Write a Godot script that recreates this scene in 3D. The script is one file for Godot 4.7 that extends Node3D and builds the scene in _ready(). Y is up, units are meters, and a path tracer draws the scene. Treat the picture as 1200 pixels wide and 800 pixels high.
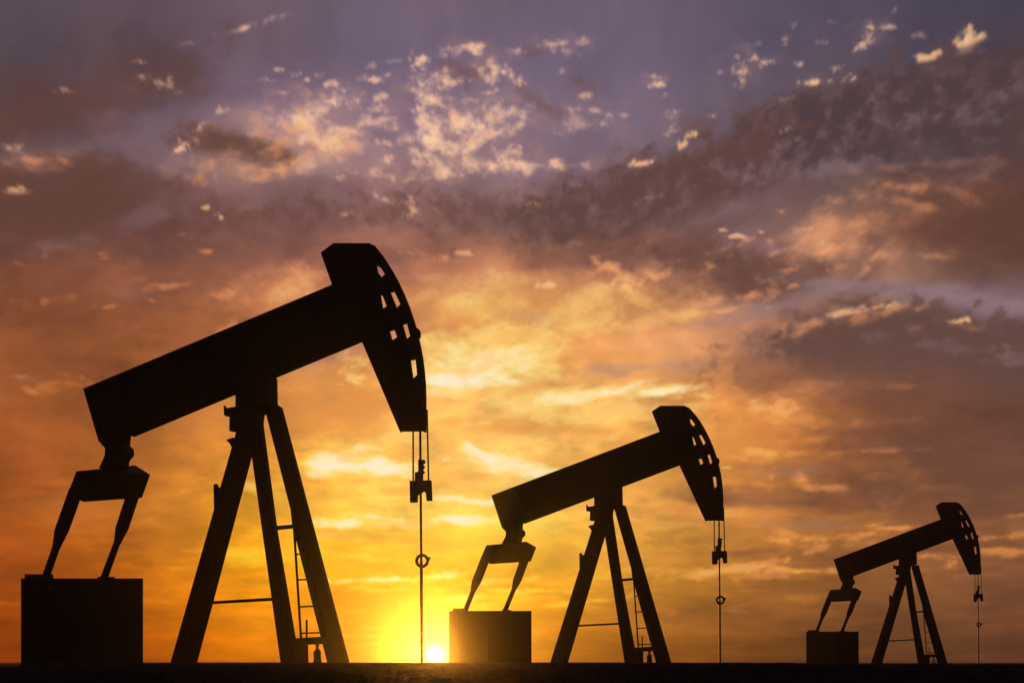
extends Node3D
# Three pump jacks on a low bank, black against a cloudy sunset. 1 unit = 1 m; the pad they stand on is y = 0.

const SUN_AZIMUTH := -5.14
const SUN_ELEVATION := 0.46
var mat := {}
var used_names := {}

func _ready() -> void:
	# ---- camera: level, lens shifted upwards, eye just above the pad
	var cam := Camera3D.new()
	cam.name = "camera"
	cam.position = Vector3(0, 0.09, 0)
	cam.near = 0.05
	cam.far = 4000.0
	cam.projection = Camera3D.PROJECTION_FRUSTUM
	cam.size = 0.05 * 0.8
	cam.frustum_offset = Vector2(0, 0.05 * 0.376)
	add_child(cam)
	cam.current = true
	# ---- sky and air
	var env := Environment.new()
	env.background_mode = Environment.BG_SKY
	var sky := Sky.new()
	var pano := PanoramaSkyMaterial.new()
	pano.panorama = ImageTexture.create_from_image(sunset_sky())
	sky.sky_material = pano
	env.sky = sky
	env.background_energy_multiplier = 1.0
	env.tonemap_mode = Environment.TONE_MAPPER_LINEAR
	env.tonemap_exposure = 1.0
	env.volumetric_fog_enabled = true
	env.volumetric_fog_density = HAZE_DENSITY
	env.volumetric_fog_anisotropy = HAZE_FORWARD
	env.volumetric_fog_albedo = Color(1.0, 0.97, 0.92)
	env.sdfgi_enabled = true
	env.ssao_enabled = true
	env.ssil_enabled = true
	var we := WorldEnvironment.new()
	we.name = "world_environment"
	we.environment = env
	add_child(we)
	# ---- the low sun
	var sun := DirectionalLight3D.new()
	sun.name = "sun"
	sun.light_color = Color(1.0, 0.66, 0.2)
	sun.light_energy = SUN_ENERGY
	sun.light_angular_distance = 0.6
	sun.shadow_enabled = true
	add_child(sun)
	sun.look_at_from_position(aim(SUN_AZIMUTH, SUN_ELEVATION) * 100.0, Vector3.ZERO)

	make_materials()
	build_ground()
	pump_jack(PUMP_LARGE, Vector3(-5.505, 0, -18.349), -10.0, "largest black pump jack, nearest, left of the setting sun")
	pump_jack(PUMP_MIDDLE, Vector3(3.373, 0, -29.933), -35.0, "middle-sized black pump jack just right of the setting sun")
	pump_jack(PUMP_SMALL, Vector3(21.99, 0, -47.412), 12.0, "smallest black pump jack, farthest away at the right")

func aim(az: float, el: float) -> Vector3:
	var a := deg_to_rad(az)
	var e := deg_to_rad(el)
	return Vector3(sin(a) * cos(e), sin(e), -cos(a) * cos(e))

# ------------------------------------------------------------------ sky
const HAZE_DENSITY := 0.0007
const HAZE_FORWARD := 0.95
const SUN_ENERGY := 0.6
# kind: colour, how far towards it, noise amount, threshold low / high, wavelength in degrees, stretch along
const CLOUD_KINDS := {
	"dark": [Color8(82, 66, 68), 0.92, 1.2, -0.3, 0.75, 2.6, 1.5],
	"brown": [Color8(106, 75, 68), 0.92, 1.2, -0.3, 0.75, 2.2, 1.5],
	"umber": [Color8(90, 58, 50), 0.92, 1.0, -0.4, 0.8, 4.0, 2.2],
	"mottle": [Color8(79, 64, 67), 0.95, 1.7, 0.05, 0.95, 1.5, 1.25],
	"mott3": [Color8(96, 71, 66), 0.95, 1.7, 0.05, 0.95, 1.5, 1.25],
	"mott2": [Color8(104, 72, 62), 0.92, 1.8, 0.05, 1.0, 1.3, 1.5],
	"field": [Color8(212, 142, 92), 0.55, 1.1, -0.3, 1.1, 3.4, 2.0],
	"veil": [Color8(190, 146, 126), 0.8, 1.5, -0.2, 1.2, 1.7, 1.5],
	"bank": [Color8(98, 68, 58), 0.95, 1.0, -0.3, 0.55, 3.2, 2.0],
	"crest": [Color8(98, 75, 70), 0.8, 0.75, -0.1, 0.3, 1.7, 1.6],
	"fleck": [Color8(128, 108, 112), 0.9, 1.8, 0.0, 1.0, 1.3, 1.3],
	"crest2": [Color8(102, 76, 67), 0.95, 0.7, 0.0, 0.35, 1.1, 1.5],
	"bank2": [Color8(112, 78, 62), 0.9, 1.1, -0.3, 0.7, 3.0, 3.2],
	"mauve": [Color8(122, 94, 94), 0.9, 1.2, -0.3, 0.8, 2.4, 1.6],
	"slate": [Color8(146, 126, 132), 0.85, 1.0, -0.35, 0.9, 3.0, 2.4],
	"bronze": [Color8(222, 150, 72), 0.85, 1.1, -0.35, 0.9, 3.0, 2.6],
	"puff": [Color8(250, 202, 156), 0.8, 1.7, -0.1, 1.15, 1.4, 1.6],
	"puff2": [Color8(242, 160, 76), 0.85, 1.5, -0.1, 1.1, 1.1, 2.6],
	"tuft": [Color8(250, 200, 144), 0.85, 0.9, -0.1, 0.6, 0.9, 1.3],
	"warm": [Color8(224, 148, 92), 0.65, 1.6, -0.1, 1.25, 1.6, 2.0],
	"gold": [Color8(250, 180, 108), 0.8, 1.6, -0.15, 1.25, 1.6, 2.0],
	"glow": [Color8(255, 208, 122), 0.85, 1.6, -0.15, 1.2, 1.8, 2.6],
	"white": [Color8(255, 246, 190), 0.9, 1.5, -0.1, 1.15, 1.5, 2.6],
	"lemon": [Color8(255, 206, 60), 0.8, 1.3, -0.2, 1.0, 1.6, 4.0],
}
const WIN_AZ := 50.0
const WIN_LOW := -1.0
const WIN_HIGH := 60.0

func smoothy(a: float, b: float, x: float) -> float:
	var t := clampf((x - a) / (b - a), 0.0, 1.0)
	return t * t * (3.0 - 2.0 * t)

func noise_of(seed_: int, wavelength: float, octaves: int, warp: float) -> FastNoiseLite:
	var n := FastNoiseLite.new()
	n.seed = seed_
	n.noise_type = FastNoiseLite.TYPE_SIMPLEX_SMOOTH
	n.frequency = 1.0 / wavelength
	n.fractal_octaves = octaves
	n.fractal_gain = 0.6
	if warp > 0.0:
		n.domain_warp_enabled = true
		n.domain_warp_amplitude = warp
		n.domain_warp_frequency = 0.7 / wavelength
		n.domain_warp_fractal_octaves = 3
	return n

var tones := []
func grid_tone(az: float, el: float) -> Color:
	var fx := clampf((az + 34.0) / SKY_AZ_STEP, 0.0, 15.999)
	var j := int(fx)
	var u := fx - j
	var e := clampf(el, 0.0, 37.99)
	var i := 0
	while i < SKY_ELEVATIONS.size() - 2 and SKY_ELEVATIONS[i + 1] <= e:
		i += 1
	var v: float = (e - SKY_ELEVATIONS[i]) / (SKY_ELEVATIONS[i + 1] - SKY_ELEVATIONS[i])
	u = u * u * (3.0 - 2.0 * u) * 0.4 + u * 0.6
	v = v * v * (3.0 - 2.0 * v) * 0.4 + v * 0.6
	var a: Color = tones[i][j].lerp(tones[i][j + 1], u)
	var b: Color = tones[i + 1][j].lerp(tones[i + 1][j + 1], u)
	return a.lerp(b, v)

# the evening sky away from the view: brown mauve near the horizon, dusky violet above, dimmer behind
func far_tone(az: float, el: float) -> Color:
	var t := absf(wrapf(az - SUN_AZIMUTH, -180.0, 180.0)) / 180.0
	var low := Color8(112, 74, 56).lerp(Color8(58, 52, 62), smoothy(0.15, 0.8, t))
	var high := Color8(78, 71, 85).lerp(Color8(52, 50, 62), smoothy(0.2, 1.0, t))
	var top := Color8(66, 62, 76)
	var c := low.lerp(high, smoothy(2.0, 34.0, el))
	return c.lerp(top, smoothy(45.0, 85.0, el))

func tone(az: float, el: float) -> Color:
	var out := maxf(smoothy(33.0, 62.0, absf(az)), smoothy(37.0, 66.0, el))
	if out >= 1.0:
		return far_tone(az, el)
	return grid_tone(az, el).lerp(far_tone(az, el), out)

func sunset_sky() -> Image:
	tones.clear()
	for r: Array in SKY_TONES:
		var row := []
		for h in range(0, r.size(), 3):
			row.append(Color8(r[h], r[h + 1], r[h + 2]))
		tones.append(row)
	# whole dome, coarse
	var w0 := 512
	var h0 := 256
	var broad := noise_of(11, 0.45, 5, 0.2)
	var data := PackedFloat32Array()
	data.resize(w0 * h0 * 3)
	var k := 0
	for y in h0:
		var el := 90.0 - (y + 0.5) / h0 * 180.0
		for x in w0:
			var az := (x + 0.5) / w0 * 360.0 - 180.0
			var c := tone(az, maxf(el, 0.0))
			if el < 0.0:
				c = Color8(52, 42, 40)
			else:
				var d := aim(az, el)
				c = c * (1.0 + 0.28 * broad.get_noise_3d(d.x, d.y * 2.2, d.z))
			c = Color(c.r, c.g * 0.95, c.b * 0.97).srgb_to_linear()
			data[k] = c.r; data[k + 1] = c.g; data[k + 2] = c.b
			k += 3
	var img := Image.create_from_data(w0, h0, false, Image.FORMAT_RGBF, data.to_byte_array())
	img.resize(4096, 2048, Image.INTERPOLATE_CUBIC)
	# the part round the sunset, fine
	var per := 4096.0 / 360.0
	var x0 := int((180.0 - WIN_AZ) * per)
	var ww := int(2.0 * WIN_AZ * per)
	var y0 := int((90.0 - WIN_HIGH) * per)
	var hh := int((WIN_HIGH - WIN_LOW) * per)
	var px := PackedColorArray()
	px.resize(ww * hh)
	var streak := noise_of(23, 9.0, 6, 2.2)
	var fine := noise_of(29, 1.5, 6, 0.5)
	for y in hh:
		var el := 90.0 - (y0 + y + 0.5) / per
		for x in ww:
			var az := (x0 + x + 0.5) / per - 180.0
			var e := maxf(el, 0.02)
			var c := tone(az, e)
			var d := aim(az, e)
			var edge := 1.0 - maxf(smoothy(32.0, WIN_AZ, absf(az)), smoothy(38.0, WIN_HIGH, el))
			var m := 0.28 * broad.get_noise_3d(d.x, d.y * 2.2, d.z) * (1.0 - edge)
			# layers of cloud lie flat, so they narrow towards the horizon
			var flat := 34.0 * log(e / cos(deg_to_rad(az)) + 6.0)
			# cloud has more body where it is warm, clear violet air has none
			var body := smoothy(-0.02, 0.16, c.r - c.b)
			m += edge * lerpf(0.4, 1.0, body) * (0.26 * streak.get_noise_2d(az, flat) + 0.16 * body * smoothy(-0.25, 0.35, streak.get_noise_2d(az + 200.0, flat)) * fine.get_noise_2d(az * 0.5, flat))
			c = Color(c.r * (1.0 + m), c.g * (1.0 + m * 0.95), c.b * (1.0 + m * 0.7))
			px[y * ww + x] = c
	# clouds
	var noises := {}
	var wisp := noise_of(57, 1.0, 6, 0.6)
	wisp.fractal_gain = 0.66
	for kind: String in CLOUD_KINDS:
		var p: Array = CLOUD_KINDS[kind]
		noises[kind] = noise_of(hash(kind) % 9973, 1.0, 6, 0.35)
		if kind == "puff":
			noises[kind].fractal_gain = 0.5
	for cl in CLOUDS:
		var p: Array = CLOUD_KINDS[cl[0]]
		var col: Color = p[0]
		var toward: float = p[1]
		var amp: float = p[2]
		var lo: float = p[3]
		var hi: float = p[4]
		var stretch: float = p[6]
		var nz: FastNoiseLite = noises[cl[0]]
		var rx: float = cl[3]
		var ry: float = cl[4]
		var rot := deg_to_rad(cl[5])
		var cr := cos(rot)
		var sr := sin(rot)
		var strength: float = cl[6]
		var lit: bool = cl[0] in ["puff", "puff2", "warm", "gold", "glow", "white", "lemon", "tuft", "field"]
		var crest: bool = cl[0] in ["crest", "crest2"]
		var puff: bool = cl[0] == "puff"
		var tuft: bool = cl[0] == "tuft"
		var bx := (absf(cr) * rx + absf(sr) * ry) * 1.9 + 0.1
		var by := (absf(sr) * rx + absf(cr) * ry) * 1.9 + 0.1
		var xa := clampi(int((cl[1] - bx + 180.0) * per) - x0, 0, ww - 1)
		var xb := clampi(int((cl[1] + bx + 180.0) * per) - x0 + 1, 0, ww - 1)
		var ya := clampi(int((90.0 - cl[2] - by) * per) - y0, 0, hh - 1)
		var yb := clampi(int((90.0 - cl[2] + by) * per) - y0 + 1, 0, hh - 1)
		# small clouds are broken up finely, large ones in their own grain
		var grain: float = clampf(minf(p[5], rx * 0.9), 0.35, 5.0)
		var off: float = cl[1] * 7.3 + cl[2] * 3.1
		for y in range(ya, yb + 1):
			var dy: float = 90.0 - (y0 + y + 0.5) / per - cl[2]
			for x in range(xa, xb + 1):
				var dx: float = (x0 + x + 0.5) / per - 180.0 - cl[1]
				var a := dx * cr + dy * sr
				var b := -dx * sr + dy * cr
				var r := sqrt(a * a / (rx * rx) + b * b / (ry * ry))
				if r > 1.9:
					continue
				var n := nz.get_noise_2d(a / (stretch * grain) + off, b / grain - off)
				if puff:
					n = n * 0.62 + wisp.get_noise_2d((a / stretch + b * 0.25) / grain * 1.8 + off, b / grain * 1.8 - off) * 0.5
				var dens := (1.0 - r) * 0.75 + n * amp + 0.12
				var alpha := smoothy(lo, hi, dens) * strength * (1.0 - smoothy(1.2, 1.9, r))
				if crest:
					alpha *= smoothy(-1.3, 0.1, b / ry)
				if tuft:
					alpha *= smoothy(-1.0, 0.1, b / ry)
				if alpha <= 0.002:
					continue
				var i := y * ww + x
				var was := px[i]
				var want := col
				if lit:
					var bright := Color(minf(1.0, was.r * 1.4 + 0.05), minf(1.0, was.g * 1.4 + 0.04), minf(1.0, was.b * 1.3 + 0.02))
					want = bright.lerp(col, toward * smoothy(0.0, 0.7, alpha))
				else:
					want = was.lerp(col, toward)
				px[i] = was.lerp(want, alpha)
	# the sun itself and the air that glows round it
	var out := PackedFloat32Array()
	out.resize(ww * hh * 3)
	k = 0
	for y in hh:
		var el := 90.0 - (y0 + y + 0.5) / per
		for x in ww:
			var az := (x0 + x + 0.5) / per - 180.0
			var c := px[y * ww + x]
			if el < 0.0:
				c = Color8(52, 42, 40)
			c = Color(clampf(c.r, 0.0, 1.0), clampf(c.g * 0.95, 0.0, 1.0), clampf(c.b * 0.97, 0.0, 1.0)).srgb_to_linear()
			if el >= 0.0:
				var r := sqrt((az - SUN_AZIMUTH) ** 2 + (el - SUN_ELEVATION) ** 2)
				if r < 9.0:
					var disc := exp(-(r * r) / 0.22)
					var near := exp(-r / 0.9)
					c += Color(3.0 * disc + 1.0 * near, 2.6 * disc + 0.75 * near, 2.0 * disc + 0.3 * near)
			out[k] = c.r; out[k + 1] = c.g; out[k + 2] = c.b
			k += 3
	var win := Image.create_from_data(ww, hh, false, Image.FORMAT_RGBF, out.to_byte_array())
	img.blit_rect(win, Rect2i(0, 0, ww, hh), Vector2i(x0, y0))
	# a panorama begins at its north (-z): turn it by half
	var turned := Image.create_empty(4096, 2048, false, Image.FORMAT_RGBF)
	turned.blit_rect(img, Rect2i(2048, 0, 2048, 2048), Vector2i(0, 0))
	turned.blit_rect(img, Rect2i(0, 0, 2048, 2048), Vector2i(2048, 0))
	return turned

# ------------------------------------------------------------------ materials
func noise_tex(seed_: int, freq: float, a: Color, b: Color, c: Color) -> NoiseTexture2D:
	var n := FastNoiseLite.new()
	n.seed = seed_
	n.frequency = freq
	n.fractal_octaves = 5
	var t := NoiseTexture2D.new()
	t.width = 512
	t.height = 512
	t.seamless = true
	t.noise = n
	var g := Gradient.new()
	g.offsets = PackedFloat32Array([0.25, 0.55, 0.8])
	g.colors = PackedColorArray([a, b, c])
	t.color_ramp = g
	return t

func bump_tex(seed_: int, freq: float, strength: float) -> NoiseTexture2D:
	var n := FastNoiseLite.new()
	n.seed = seed_
	n.frequency = freq
	n.fractal_octaves = 5
	var t := NoiseTexture2D.new()
	t.width = 512
	t.height = 512
	t.seamless = true
	t.as_normal_map = true
	t.bump_strength = strength
	t.noise = n
	return t

func lin(r: float, g: float, b: float) -> Color:
	return Color(r, g, b).linear_to_srgb()

func surface(called: String, tex: Texture2D, rough: float, metal: float, scale_: float, bump: Texture2D, depth: float) -> void:
	var m := StandardMaterial3D.new()
	m.resource_name = called
	m.albedo_texture = tex
	m.roughness = rough
	m.metallic = metal
	m.metallic_specular = 0.25
	m.uv1_triplanar = true
	m.uv1_world_triplanar = true
	m.uv1_scale = Vector3.ONE * scale_
	if bump:
		m.normal_enabled = true
		m.normal_texture = bump
		m.normal_scale = depth
	mat[called] = m

func make_materials() -> void:
	var grit := bump_tex(5, 0.03, 6.0)
	surface("black_paint", noise_tex(3, 0.012, lin(0.015, 0.014, 0.013), lin(0.018, 0.016, 0.015), lin(0.026, 0.019, 0.015)), 0.75, 0.0, 0.6, grit, 0.12)
	surface("dark_paint", noise_tex(4, 0.015, lin(0.015, 0.014, 0.014), lin(0.019, 0.018, 0.017), lin(0.026, 0.022, 0.019)), 0.8, 0.0, 0.8, grit, 0.12)
	surface("greasy_steel", noise_tex(6, 0.02, lin(0.02, 0.018, 0.016), lin(0.05, 0.045, 0.04), lin(0.08, 0.06, 0.045)), 0.5, 0.3, 1.5, grit, 0.2)
	surface("soil", noise_tex(8, 0.02, lin(0.024, 0.019, 0.014), lin(0.032, 0.025, 0.018), lin(0.044, 0.034, 0.025)), 1.0, 0.0, 0.45, bump_tex(9, 0.04, 10.0), 1.0)
	mat["soil"].metallic_specular = 0.1

# ------------------------------------------------------------------ ground
var clod := FastNoiseLite.new()
var swell := FastNoiseLite.new()

func bank_top(x: float) -> float:
	var h := 0.032 + 0.056 * smoothy(-5.9, -5.55, x)
	h -= 0.018 * smoothy(3.2, 3.6, x)
	return h

func ground_height(x: float, z: float) -> float:
	var near := 1.0 - smoothy(16.0, 40.0, absf(x)) 
	var top := lerpf(0.02, bank_top(x), near)
	var y := 0.0
	if z > -9.9:
		y = lerpf(top, -1.5, smoothy(-9.98, -6.6, z))
	else:
		y = lerpf(0.0, top, smoothy(-11.2, -10.1, z))
	var rough := 1.0 - smoothy(20.0, 60.0, maxf(absf(x), absf(z + 8.0)))
	y += clod.get_noise_2d(x, z) * (0.006 + 0.03 * smoothy(-9.6, -8.5, z)) * rough
	return y

func build_ground() -> void:
	clod.seed = 77
	clod.frequency = 1.6
	clod.fractal_octaves = 4
	var xs := PackedFloat32Array()
	for v in [-220.0, -120.0, -70.0, -45.0, -30.0, -22.0, -17.0]:
		xs.append(v)
	var x := -14.0
	while x <= 14.001:
		xs.append(x)
		x += 0.12
	for v in [17.0, 22.0, 30.0, 45.0, 70.0, 120.0, 220.0]:
		xs.append(v)
	var zs := PackedFloat32Array()
	for v in [-125.0, -80.0, -60.0, -45.0, -32.0, -24.0, -18.0, -14.0]:
		zs.append(v)
	var z := -12.0
	while z <= -6.0:
		zs.append(z)
		z += 0.1
	for v in [-5.0, -4.0, -3.0, -2.0, -1.0, 0.0, 1.5, 4.0, 8.0, 15.0, 30.0, 60.0, 120.0]:
		zs.append(v)
	var st := SurfaceTool.new()
	st.begin(Mesh.PRIMITIVE_TRIANGLES)
	st.set_smooth_group(0)
	for j in zs.size():
		for i in xs.size():
			st.add_vertex(Vector3(xs[i], ground_height(xs[i], zs[j]), zs[j]))
	var n := xs.size()
	for j in zs.size() - 1:
		for i in n - 1:
			var a := j * n + i
			for q in [a, a + 1, a + n + 1, a, a + n + 1, a + n]:
				st.add_index(q)
	st.generate_normals()
	var g := MeshInstance3D.new()
	g.name = "ground"
	g.mesh = st.commit()
	g.material_override = mat["soil"]
	g.set_meta("kind", "structure")
	add_child(g)

# ------------------------------------------------------------------ pump jacks
func quad(st: SurfaceTool, a: Vector3, b: Vector3, c: Vector3, d: Vector3) -> void:
	for p in [a, b, c, a, c, d]:
		st.add_vertex(p)

# a plate or bar: the outline, thickened by h to both sides of its own z
func plate(pts: PackedVector3Array, h: float) -> ArrayMesh:
	var flat := PackedVector2Array()
	for p in pts:
		flat.append(Vector2(p.x, p.y))
	if not Geometry2D.is_polygon_clockwise(flat):
		pts.reverse()
		flat.reverse()
	var tri := Geometry2D.triangulate_polygon(flat)
	var st := SurfaceTool.new()
	st.begin(Mesh.PRIMITIVE_TRIANGLES)
	st.set_smooth_group(-1)
	var f := Vector3(0, 0, h)
	for t in range(0, tri.size(), 3):
		var v := [pts[tri[t]], pts[tri[t + 1]], pts[tri[t + 2]]]
		var turn: float = (v[1] - v[0]).cross(v[2] - v[0]).z
		if turn > 0.0:
			v = [v[0], v[2], v[1]]
		for p in v:
			st.add_vertex(p + f)
		for p in [v[0], v[2], v[1]]:
			st.add_vertex(p - f)
	for i in pts.size():
		var a := pts[i]
		var b := pts[(i + 1) % pts.size()]
		quad(st, b + f, a + f, a - f, b - f)
	st.generate_normals()
	return st.commit()

func loft(p: PackedVector3Array) -> ArrayMesh:
	var st := SurfaceTool.new()
	st.begin(Mesh.PRIMITIVE_TRIANGLES)
	st.set_smooth_group(-1)
	var mid := Vector3.ZERO
	for v in p:
		mid += v / 8.0
	var faces := [[0, 1, 2, 3], [4, 5, 6, 7]]
	for i in 4:
		faces.append([i, (i + 1) % 4, (i + 1) % 4 + 4, i + 4])
	for q in faces:
		var a := p[q[0]]
		var b := p[q[1]]
		var c := p[q[2]]
		var d := p[q[3]]
		if (b - a).cross(c - a).dot((a + b + c + d) / 4.0 - mid) > 0.0:
			quad(st, d, c, b, a)
		else:
			quad(st, a, b, c, d)
	st.generate_normals()
	return st.commit()

# a box with chamfered edges
func chamfer_box(lo: Vector3, hi: Vector3, c: float) -> ArrayMesh:
	var mid := (lo + hi) / 2.0
	var half := (hi - lo) / 2.0
	var st := SurfaceTool.new()
	st.begin(Mesh.PRIMITIVE_TRIANGLES)
	st.set_smooth_group(-1)
	var ring := [Vector2(-1, -1), Vector2(1, -1), Vector2(1, 1), Vector2(-1, 1)]
	var oct := func(y: float, inset: float) -> Array:
		var r := []
		var hx := half.x - inset
		var hz := half.z - inset
		for s in ring:
			var e := c - inset * 0.0
			if s.x * s.y > 0:
				r.append(mid + Vector3(s.x * hx, y, s.y * (hz - e)))
				r.append(mid + Vector3(s.x * (hx - e), y, s.y * hz))
			else:
				r.append(mid + Vector3(s.x * (hx - e), y, s.y * hz))
				r.append(mid + Vector3(s.x * hx, y, s.y * (hz - e)))
		return r
	var levels := [oct.call(-half.y, c), oct.call(-half.y + c, 0.0), oct.call(half.y - c, 0.0), oct.call(half.y, c)]
	for l in 3:
		for i in 8:
			var a: Vector3 = levels[l][i]
			var b: Vector3 = levels[l][(i + 1) % 8]
			var d: Vector3 = levels[l + 1][i]
			var e: Vector3 = levels[l + 1][(i + 1) % 8]
			if (b - a).cross(e - a).dot((a + b + d + e) / 4.0 - mid) > 0.0:
				quad(st, a, d, e, b)
			else:
				quad(st, a, b, e, d)
	for l in [0, 3]:
		for i in range(1, 7):
			var v := [levels[l][0], levels[l][i], levels[l][i + 1]]
			if (v[1] - v[0]).cross(v[2] - v[0]).dot(v[0] - mid) > 0.0:
				v = [v[0], v[2], v[1]]
			for p in v:
				st.add_vertex(p)
	st.generate_normals()
	return st.commit()

func rod(a: Vector3, b: Vector3, r: float) -> ArrayMesh:
	var st := SurfaceTool.new()
	st.begin(Mesh.PRIMITIVE_TRIANGLES)
	var d := (b - a).normalized()
	var u := d.cross(Vector3(0.3, 0.2, 0.93)).normalized()
	var w := u.cross(d)
	var n := 12
	for i in n:
		var s := TAU * i / n
		var t := TAU * (i + 1) / n
		var p := (u * cos(s) + w * sin(s)) * r
		var q := (u * cos(t) + w * sin(t)) * r
		st.set_smooth_group(0)
		quad(st, a + q, a + p, b + p, b + q)
		st.set_smooth_group(-1)
		for v in [a, a + p, a + q, b, b + q, b + p]:
			st.add_vertex(v)
	st.generate_normals()
	return st.commit()

func ring_mesh(at: Vector3, r: float) -> ArrayMesh:
	var t := TorusMesh.new()
	t.inner_radius = r * 0.72
	t.outer_radius = r * 1.28
	t.rings = 32
	t.ring_segments = 12
	var st := SurfaceTool.new()
	st.append_from(t, 0, Transform3D(Basis(Vector3.RIGHT, PI / 2), at))
	return st.commit()

const SKINS := {
	"bridle_cable": "greasy_steel", "polished_rod": "greasy_steel", "rod_ring": "greasy_steel", "ring_ear": "greasy_steel", "rod_clamp": "greasy_steel",
	"carrier_bar": "dark_paint", "crank_housing": "dark_paint", "lid": "dark_paint", "seal_plate": "greasy_steel", "valve": "greasy_steel", "foot_plate": "dark_paint", "ladder": "dark_paint",
	"rail": "dark_paint", "rung": "greasy_steel", "control_box": "dark_paint", "platform": "dark_paint",
}

func pump_jack(rows: Array, at: Vector3, turn: float, label: String) -> void:
	var root := Node3D.new()
	root.name = "pump_jack" if not used_names.has("pump_jack") else "pump_jack_%03d" % used_names["pump_jack"]
	used_names["pump_jack"] = used_names.get("pump_jack", 0) + 1
	root.position = at
	root.rotation_degrees.y = turn
	root.set_meta("label", label)
	root.set_meta("category", "pump jack")
	root.set_meta("group", "pump jacks standing in a row against the sunset")
	add_child(root)
	var last := {}
	for r in rows:
		var pts := PackedVector3Array()
		var v: Array = r[4]
		for i in range(0, v.size(), 3):
			pts.append(Vector3(v[i], v[i + 1], v[i + 2]))
		var skin: Material = mat[SKINS.get(r[0], "black_paint")]
		var parent: Node3D = last[r[1]] if r[1] != "" else root
		var node: Node3D
		var mesh: Mesh
		match r[2]:
			"ext":
				mesh = plate(pts, r[3])
			"bar":
				mesh = rod(pts[0], pts[1], r[3])
			"box":
				mesh = chamfer_box(pts[0], pts[1], minf(0.02, (pts[1].y - pts[0].y) * 0.3))
			"loft":
				mesh = loft(pts)
			"ring":
				mesh = ring_mesh(pts[0], r[3])
			"node":
				node = Node3D.new()
			"head":
				node = CSGCombiner3D.new()
				node.add_child(csg_plate(pts, r[3], skin))
			"hole":
				var cut := csg_plate(pts, r[3] * 3.0, skin)
				cut.operation = CSGShape3D.OPERATION_SUBTRACTION
				parent.add_child(cut)
				continue
		if mesh:
			node = MeshInstance3D.new()
			node.mesh = mesh
			node.material_override = skin
		node.name = r[0]
		parent.add_child(node, true)
		last[r[0]] = node

func csg_plate(pts: PackedVector3Array, h: float, skin: Material) -> CSGPolygon3D:
	var c := CSGPolygon3D.new()
	var flat := PackedVector2Array()
	for p in pts:
		flat.append(Vector2(p.x, p.y))
	c.polygon = flat
	c.mode = CSGPolygon3D.MODE_DEPTH
	c.depth = 2.0 * h
	c.position = Vector3(0, 0, h)
	c.material = skin
	c.name = "plate"
	return c

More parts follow.
